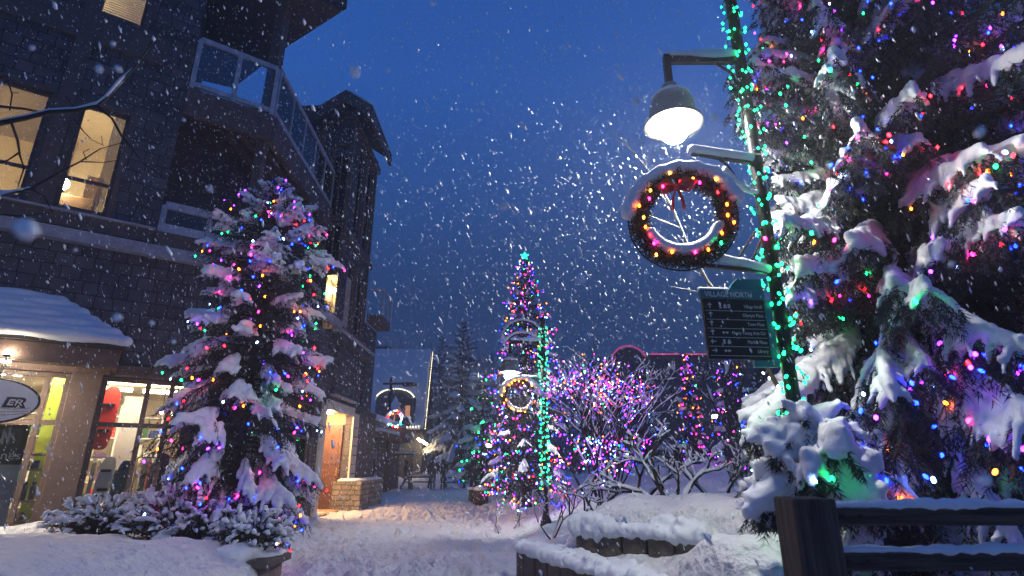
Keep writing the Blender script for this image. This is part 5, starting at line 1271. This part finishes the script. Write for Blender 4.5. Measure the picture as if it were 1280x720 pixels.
light_string(pts[0], pts, ['warmwhite'] * len(pts), .032, 'row of white lights along the arched dormer of the distant house', 'white light strings on the distant house', cab_r=.015, maxgap=2)
pts = [V((xr + .05, lerp(Yb - .6, Yb + RD - .2, k / 44), lerp(ze + .1, z2 + .3, k / 44))) for k in range(45)]
light_string(pts[0], pts, ['warmwhite'] * 45, .024, 'straight row of white lights up the right roof edge of the distant house', 'white light strings on the distant house', cab_r=.015, maxgap=2)
pts = [at(509 + k * 3.6, 534 - .3 * k, 43.65) for k in range(5)]
light_string(pts[0], pts, ['warmwhite'] * 5, .035, 'short row of five white lights on the porch roof of the distant house', 'white light strings on the distant house', cab_r=.015, maxgap=2)
fl_ = at(528, 552, 44.0); t = thing('flood_lamp', fl_, 'bright slanted flood lamp at the corner of the distant house', 'lamp')
mb = MB(); mb.bar(fl_ + V((-.38, 0, .22)), fl_ + V((.38, 0, -.22)), .22, .17); mb.build('tube', E['flood'], t, bevel=.05)
mb = MB(); mb.bar(fl_ + V((-.42, .08, .36)), fl_ + V((.40, .08, -.08)), .3, .05); mb.bar(fl_ + V((0, .1, 0)), V((xr - .3, 45, fl_.z + .1)), .06, .06); mb.build('hood', M['iron'], t)
# dark low shop beyond the tower
mb = MB(); o = thing('corner_shop', (-7.2, 30, 0), 'small dark shop front just past the tower with snow on its awning', 'building')
mb.box(-12, 27, -.2, -7.1, 36, 3.6); mb.build('wall', M['darkwall'], o); mb = MB(); mb.box(-7.1, 27.2, 2.7, -6.3, 35, 2.95); mb.build('awning', M['redbrick'], o)
mb = MB(); mb.box(-12.2, 26.8, 3.603, -6.9, 36.2, 3.9); mb.box(-7.09, 27.2, 2.953, -6.35, 35, 3.12); mb.build('snow', M['snow'], o, bevel=.08)
mb = MB(); mb.box(-7.098, 28, .6, -7.05, 30, 2.3); mb.build('window', M['dglass'], o)
# gabled building far right with red light lines
RB = thing('gabled_hall', (10, 36, 0), 'long dark hall on the right whose roof edge carries a line of red lights', 'building')
zt2 = at(840, 443, 36).z; x0 = at(770, 443, 36).x; x1 = at(1010, 443, 36).x
mb = MB(); mb.box(x0, 36, .3, x1, 48, zt2 - .2); mb.build('wall', M['darkwall'], RB)
xc = at(786, 440, 36).x
mb = MB(); mb.extrude([V((xc + 1.1 * math.cos(pi * k / 12), 36.2, zt2 - .5 + 1.0 * math.sin(pi * k / 12))) for k in range(13)], (0, 4, 0)); mb.build('arched_gable', M['roof'], RB)
mb = MB(); mb.box(x0 - .3, 36.3, zt2 - .197, x1, 48.3, zt2 + .02); mb.build('roof', M['roof'], RB); mb = MB(); mb.box(x0 - .2, 36.8, zt2 + .023, x1, 48.2, zt2 + .2); mb.build('roof_snow', M['snow'], RB, bevel=.05)
warmw = emit('warm_window', (1, .52, .18), .8)
for a, b, c, d in ((938, 950, 508, 518), (953, 966, 512, 528), (890, 900, 512, 520)):
    w0 = at(a, d, 35.95); w1 = at(b, c, 35.95); mb = MB(); mb.box(w0.x, 35.94, w0.z, w1.x, 35.97, w1.z); w_ = mb.build('window', warmw, RB)
    mb = MB(); mb.box((w0.x + w1.x) / 2 - .03, 35.9, w0.z, (w0.x + w1.x) / 2 + .03, 35.938, w1.z); mb.box(w0.x, 35.9, (w0.z + w1.z) / 2 - .03, w1.x, 35.936, (w0.z + w1.z) / 2 + .03); mb.build('frame', M['beam'], w_)
pts = [V((xc - 1.15 + .0 + 1.15 - 1.15 * math.cos(pi * k / 26), 36.1, zt2 - .45 + 1.05 * math.sin(pi * k / 26))) for k in range(27)]
light_string(pts[0], pts, ['redline'] * len(pts), .03, 'arched line of red lights over the left end of the dark hall', 'red light lines on the dark hall', cab_r=.012, maxgap=2)
pts = [V((lerp(xc + 1.5, x1, k / 110), 36.2, zt2 + .06)) for k in range(111)]
light_string(pts[0], pts[:100], ['redline'] * 100, .026, 'straight line of red lights along the roof of the dark hall', 'red light lines on the dark hall', cab_r=.012, maxgap=2)
# small far street lamps
for px, py, Y, s, lab in ((908, 509, 28, 'white'), (893, 518, 31, 'whiter'), (611, 554, 30, 'cool')) if False else (
    (908, 509, 28, 1, 'far street lamp shining beside the violet lit spruce, the taller of two'), (893, 518, 31, 1, 'far street lamp shining lower down left of its taller neighbour'), (611, 554, 30, 1, 'far street lamp shining white behind the left side of the middle spruce')):
    q = at(px, py, Y); g0 = gh(q.x, Y); t = thing('street_lamp', (q.x, Y, g0), lab, 'street lamp', 'street lamps')
    mb = MB(); mb.lathe([(.1, 0), (.06, .4), (.05, q.z - g0 + .3)], (q.x + .35, Y, g0), 8); mb.bar((q.x + .35, Y, q.z + .3), (q.x, Y, q.z + .3), .05, .06); mb.build('pole', M['iron'], t)
    mb = MB(); mb.lathe([(.06, .25), (.12, .18), (.16, .05), (.3, -.02), (.3, -.04)], (q.x, Y, q.z), 14); mb.build('lamp_shade', M['iron'], t)
    mb = MB(); mb.ballv(V((q.x, Y, q.z - .1)), V((.16, .16, .13)), 10); mb.build('globe', E['farglobe'], t, smooth=True)
# snow topped market shelter, tables, barrel, heaps
q = at(500, 570, 35); t = thing('shelter', (q.x, 35, 0), 'low open shelter with a thin snow covered roof behind the walking person', 'shelter')
mb = MB(); 
for dx in (-.7, .7):
    for dy in (-.4, .4): mb.bar((q.x + dx, 35 + dy, 0), (q.x + dx, 35 + dy, 1.95), .07, .07)
mb.build('post', M['wood'], t); mb = MB(); mb.box(q.x - .95, 34.4, 1.95, q.x + .95, 35.6, 2.03); mb.build('roof', M['roof'], t); mb = MB(); mb.box(q.x - .9, 34.45, 2.033, q.x + .9, 35.55, 2.17); mb.build('snow', M['snow'], t, bevel=.05)
for px, lab in ((526, 'dark picnic table with snow on it between the walker and the couple'), (569, 'dark picnic table with snow on it right of the couple')):
    q = at(px, 590, 37); g0 = gh(q.x, 37) - .12; t = thing('picnic_table', (q.x, 37, g0), lab, 'table')
    mb = MB(); mb.box(q.x - .9, 36.6, g0 + .7, q.x + .9, 37.4, g0 + .76); mb.build('tabletop', M['wood'], t)
    for dy in (-.7, .7): mb = MB(); mb.box(q.x - .9, 37 + dy - .13, g0 + .42, q.x + .9, 37 + dy + .13, g0 + .46); mb.build('seat', M['wood'], t)
    for dx in (-.6, .6): mb = MB(); mb.bar((q.x + dx, 36.25, g0), (q.x + dx, 37.1, g0 + .7), .07, .1, (1, 0, 0)); mb.bar((q.x + dx, 37.75, g0), (q.x + dx, 36.9, g0 + .7), .06, .09, (1, 0, 0)); mb.build('leg', M['wood'], t)
    mb = MB(); mb.box(q.x - .86, 36.63, g0 + .763, q.x + .86, 37.37, g0 + .86); mb.build('snow', M['snow'], t, bevel=.04)
q = at(601, 617, 21.5); g0 = gh(q.x, 21.5); t = thing('barrel_planter', (q.x, 21.5, g0 - .05), 'wooden barrel planter capped with snow at the right edge of the path', 'planter')
mb = MB(); mb.lathe([(.22, 0), (.27, .15), (.29, .32), (.27, .5), (.23, .62)], t.location, 16); mb.build('staves', M['wood'], t, smooth=True)
mb = MB()
for z in (.12, .5): mb.lathe([(.285 if z < .3 else .278, z), (.288, z + .03), (.283, z + .05)], t.location, 16)
mb.build('hoop', M['iron'], t); mb = MB(); mb.ballv(V(t.location) + V((0, 0, .63)), V((.27, .27, .13)), 12); mb.build('snow', M['snow'], t, smooth=True)
q = at(589, 612, 23.0); g0 = gh(q.x, 23.0); t = thing('bollard', (q.x, 23, g0 - .05), 'short dark bollard left of the snowy barrel planter', 'bollard')
mb = MB(); mb.lathe([(.12, 0), (.11, .1), (.10, .5), (.13, .55), (.06, .6)], t.location, 12); mb.build('post', M['wood'], t, smooth=True); mb = MB(); mb.ballv(V(t.location) + V((0, 0, .6)), V((.14, .14, .07)), 10); mb.build('snow', M['snow'], t, smooth=True)

# ================================================================ people
def person(base, h, yaw, label, legs, arms, coat, pants, hood=True, fat=1.0, back=True):
    """one skinned body; legs/arms give joint offsets in body space (x across, y forward) as fractions of height"""
    nodes = []; edges = []; rad = []
    def nd(p, r, par=None):
        nodes.append(p); rad.append(r); i = len(nodes) - 1
        if par is not None: edges.append((par, i))
        return i
    pel = nd((0, 0, .52), .075 * fat); sp_ = nd((0, .0, .64), .080 * fat, pel); chst = nd((0, .005, .76), .088 * fat, sp_); nk = nd((0, .008, .845), .036, chst); hd = nd((0, .015, .90), .052 if not hood else .060, nk); nd((0, .015, .955), .046 if not hood else .052, hd)
    for s, (knee, foot) in zip((-1, 1), legs):
        hp = nd((s * .048, 0, .485), .062 * fat, pel); kn = nd((s * .05 + knee[0], knee[1], knee[2]), .045, hp); an = nd((s * .05 + foot[0], foot[1], foot[2]), .032, kn); nd((s * .055 + foot[0], foot[1] + .07, max(.018, foot[2] - .025)), .022, an)
    for s, (el, ha) in zip((-1, 1), arms):
        sh = nd((s * .105 * fat, 0, .80), .043 * fat, chst); e = nd((s * (.125 + el[0]), el[1], el[2]), .036 * fat, sh); w = nd((s * (.12 + ha[0]), ha[1], ha[2]), .025, e); nd((s * (.115 + ha[0]), ha[1] + .02, ha[2] - .04), .02, w)
    c, s_ = math.cos(yaw), math.sin(yaw)
    me = bpy.data.meshes.new('person'); me.from_pydata([((x * c - y * s_) * h, (x * s_ + y * c) * h, z * h) for x, y, z in nodes], edges, [])
    o = bpy.data.objects.new('person', me); COL.objects.link(o)
    md = o.modifiers.new('skin', 'SKIN'); md.use_smooth_shade = True
    for i, v in enumerate(me.skin_vertices[0].data): v.radius = (rad[i] * h, rad[i] * h * .85); v.use_root = (i == 0)
    sd = o.modifiers.new('sub', 'SUBSURF'); sd.levels = 1; sd.render_levels = 1
    dg = bpy.context.evaluated_depsgraph_get(); m2 = bpy.data.meshes.new_from_object(o.evaluated_get(dg)); bpy.data.objects.remove(o)
    m2.materials.clear()
    for q in (pants, coat, 'skin', 'black'): m2.materials.append(M[q])
    for p in m2.polygons:
        z = p.center.z / h; f = (-p.center.x * s_ + p.center.y * c) / h
        p.material_index = 3 if z < .05 else 0 if z < .47 else 2 if (z > .87 and z < .945 and f > .045) else 1
        p.use_smooth = True
    o = bpy.data.objects.new('person', m2); COL.objects.link(o); o.location = base; ORG[o.name] = V(base); props(o, label, 'person')
    if hood:
        mb = MB(); b = V(base); f = V((-s_, c, 0)); hc_ = b + f * .010 * h + V((0, 0, .915 * h))
        mb.ballv(hc_ - f * .012 * h, V((.068 * h, .068 * h, .075 * h)), 12); mb.tube([hc_ + V((math.cos(a) * .055 * h * c, math.cos(a) * .055 * h * s_, math.sin(a) * .062 * h)) + f * .045 * h for a in [2 * pi * k / 12 for k in range(13)]], .016 * h, 5)
        mb.build('hood', M[coat], o, smooth=True)
    if back:
        mb = MB(); b = V(base); f = V((-s_, c, 0)); k = b - f * .11 * h; mb.ballv(k + V((0, 0, .70 * h)), V((.085 * h, .06 * h, .12 * h)), 10); mb.build('backpack', M['charcoal'], o, smooth=True)
    return o
def ppos(px, Y): q = at(px, 600, Y); return V((q.x, Y, gh(q.x, Y)))
stand = [((0, .01, .27), (0, 0, .045)), ((0, .0, .27), (0, -.01, .045))]
hang = [((.02, -.01, .64), (.015, .03, .50)), ((.02, -.01, .64), (.015, .03, .50))]
pocket = [((.04, -.03, .65), (-.01, .05, .56)), ((.04, -.03, .65), (-.01, .05, .56))]
person(ppos(507, 33), 1.72, R(-80), 'slim person in a dark coat striding sideways at the end of the street', [((0, .10, .27), (0, .17, .05)), ((0, -.03, .28), (0, -.17, .07))], [((.01, -.07, .66), (0, -.03, .54)), ((.01, .06, .66), (0, .12, .55))], 'coatB', 'coatB', back=False, fat=.85)
person(ppos(541, 33.5), 1.82, R(8), 'broad person in dark jacket and grey trousers, back turned, left of a pair', stand, hang, 'coatA', 'pantA', fat=1.2)
person(ppos(553.5, 33.8), 1.74, R(-10), 'person in a dark jacket and navy trousers standing close beside the broader one', stand, pocket, 'coatA', 'pantB', fat=1.12, back=False)
person(ppos(591.5, 26), 1.70, R(20), 'dark dressed person half hidden behind the barrel planter', stand, pocket, 'coatA', 'coatA', fat=1.05)

# ================================================================ falling snow
fr = np.random.default_rng(5)
def flakes():
    ico_v = []; g = (1 + 5 ** .5) / 2
    for a in (-1, 1):
        for b in (-g, g): ico_v += [(0, a, b), (a, b, 0), (b, 0, a)]
    iv = np.array(ico_v, float); iv /= np.linalg.norm(iv[0])
    from itertools import combinations
    fs = []
    d0 = min(np.linalg.norm(iv[0] - q) for q in iv[1:]) * 1.01
    for a, b, c in combinations(range(12), 3):
        if all(np.linalg.norm(iv[x] - iv[y]) < d0 for x, y in ((a, b), (b, c), (a, c))):
            if np.dot(np.cross(iv[b] - iv[a], iv[c] - iv[a]), iv[a]) < 0: b, c = c, b
            fs.append((a, b, c))
    return iv, np.array(fs)
iv, ifs = flakes(); ov = np.array([(1, 0, 0), (-1, 0, 0), (0, 1, 0), (0, -1, 0), (0, 0, 1), (0, 0, -1)], float); of = np.array([(0, 2, 4), (2, 1, 4), (1, 3, 4), (3, 0, 4), (2, 0, 5), (1, 2, 5), (3, 1, 5), (0, 3, 5)])
NFL = 75000
P = np.stack([fr.uniform(-13, 9, NFL), .9 + 15 * fr.random(NFL) ** .8, fr.uniform(.1, 11, NFL)], 1)
P = np.concatenate([P, np.stack([fr.normal(1.1, 1.4, 4500), fr.normal(4.6, 1.1, 4500), fr.normal(3.7, 1.3, 4500)], 1)]); NFL = len(P)  # extra flakes added thickly round the near lamp to suggest its halo
sz = fr.lognormal(math.log(.0046), .42, NFL)
sz[-4500:] *= .8
# a few big near flakes
near = []
for px, py, d_, r_ in ((33, 285, .62, .0085), (442, 89, .8, .0065), (630, 257, .75, .0065), (726, 349, .85, .0065), (262, 236, .9, .005), (124, 86, 1.1, .0055), (148, 86, 1.15, .0045), (142, 55, 1.3, .004), (510, 273, 1.2, .0042), (795, 126, .95, .0065), (893, 146, 1.0, .006), (865, 345, .8, .006), (541, 4, 1.3, .005), (485, 88, 1.5, .0045), (1232, 600, .9, .006), (1095, 540, 1.2, .0045), (95, 312, 1.4, .004), (190, 404, 1.3, .0042), (217, 427, 1.4, .004), (146, 397, 1.0, .0055), (316, 510, 1.2, .005), (1010, 262, 1.5, .004), (700, 60, 1.6, .004), (770, 40, 1.6, .005), (850, 500, 1.2, .0045), (720, 520, 1.3, .004), (470, 320, 1.4, .0045), (600, 150, 1.7, .0042), (545, 190, 1.8, .004), (1140, 455, 1.3, .004), (1070, 150, 1.3, .0045), (1190, 330, 1.2, .0045), (60, 560, 1.5, .004), (260, 600, 1.4, .0045), (620, 330, 1.6, .0045), (680, 200, 1.5, .0045), (40, 60, 1.4, .0045), (230, 150, 1.5, .004), (1225, 165, .95, .0055)):
    r = ray(px, py); w = V((r.x, r.y, r.z)).normalized() * d_ + V((0, 0, CH)); near.append((w.x, w.y, w.z, r_))
near = np.array(near) * np.array([1, 1, 1, 1.1]); ok_ = np.linalg.norm(P - np.array([0, 0, CH]), axis=1) > 2.9; P = P[ok_]; sz = sz[ok_]; NFL = len(P); P = np.concatenate([P, near[:, :3]]); sz = np.concatenate([sz, near[:, 3]]); n = len(P)
st_ = np.concatenate([fr.uniform(1.4, 4.2, NFL), fr.uniform(1.0, 1.15, len(near))])[:, None, None]
ax_ = np.array([.42, .1, -1.0]) + fr.normal(0, .16, (n, 3)); ax_ /= np.linalg.norm(ax_, axis=1)[:, None]
def mkf(sl, bv, bf, b0):
    m_ = len(P[sl]); q = bv[None] * fr.uniform(.65, 1.3, (m_, len(bv), 1)) * sz[sl][:, None, None]
    al = (q * ax_[sl][:, None, :]).sum(2, keepdims=True); q = q + ax_[sl][:, None, :] * al * (st_[sl] - 1) + P[sl][:, None, :]
    return q.reshape(-1, 3), (bf[None] + (np.arange(m_) * len(bv))[:, None, None]).reshape(-1, 3) + b0
dn = np.argsort(np.linalg.norm(P - np.array([0, 0, CH]), axis=1)); P = P[dn]; sz = sz[dn]; st_ = st_[dn]; ax_ = ax_[dn]
v1, f1 = mkf(slice(0, 800), iv, ifs, 0); v2, f2 = mkf(slice(800, n), ov, of, len(v1)); Vf = np.concatenate([v1, v2]); Ff = np.concatenate([f1, f2])
fm, nt, bs = newmat('snowflake'); bs.inputs['Base Color'].default_value = (.9, .92, .95, 1); bs.inputs['Roughness'].default_value = .6
props(np_mesh('falling_snow', Vf.reshape(-1, 3), Ff.reshape(-1, 3), fm, smooth=True), 'snowflakes drifting down through the whole scene', 'snowfall', kind='stuff')

# ================================================================ the air
if HAZE > 0:
    hm = bpy.data.materials.new('haze'); hm.use_nodes = True; nt = hm.node_tree; nt.nodes.clear(); o_ = N(nt, 'ShaderNodeOutputMaterial'); pv = N(nt, 'ShaderNodeVolumePrincipled')
    pv.inputs['Color'].default_value = (.85, .9, 1, 1); pv.inputs['Density'].default_value = HAZE; pv.inputs['Anisotropy'].default_value = .25
    nt.links.new(pv.outputs[0], o_.inputs['Volume'])
    mb = MB(); mb.box(-430, -75, -8, 430, 450, 92); props(mb.build('haze', hm), 'cold snowy air over the village', 'haze', kind='stuff')

# look-alikes share a group
GR = {'tree': 'trees around the village street', 'shrub': 'shrubs in the planting beds', 'snowboard': 'snowboards in the shop window', 'person': 'people at the end of the street', 'clothes rack': 'clothes racks in the shop',
      'table': 'picnic tables at the end of the street', 'building': 'buildings along the village street', 'box': 'goods boxes on the shop shelf', 'shelf': 'shelves in the shop'}
for o in COL.objects:
    if o.parent is None and 'category' in o.keys() and 'group' not in o.keys() and o['category'] in GR: o['group'] = GR[o['category']]
for o in COL.objects:
    if o.name.startswith('pendant_lamp'): o['group'] = 'pendant lamps in the shop'
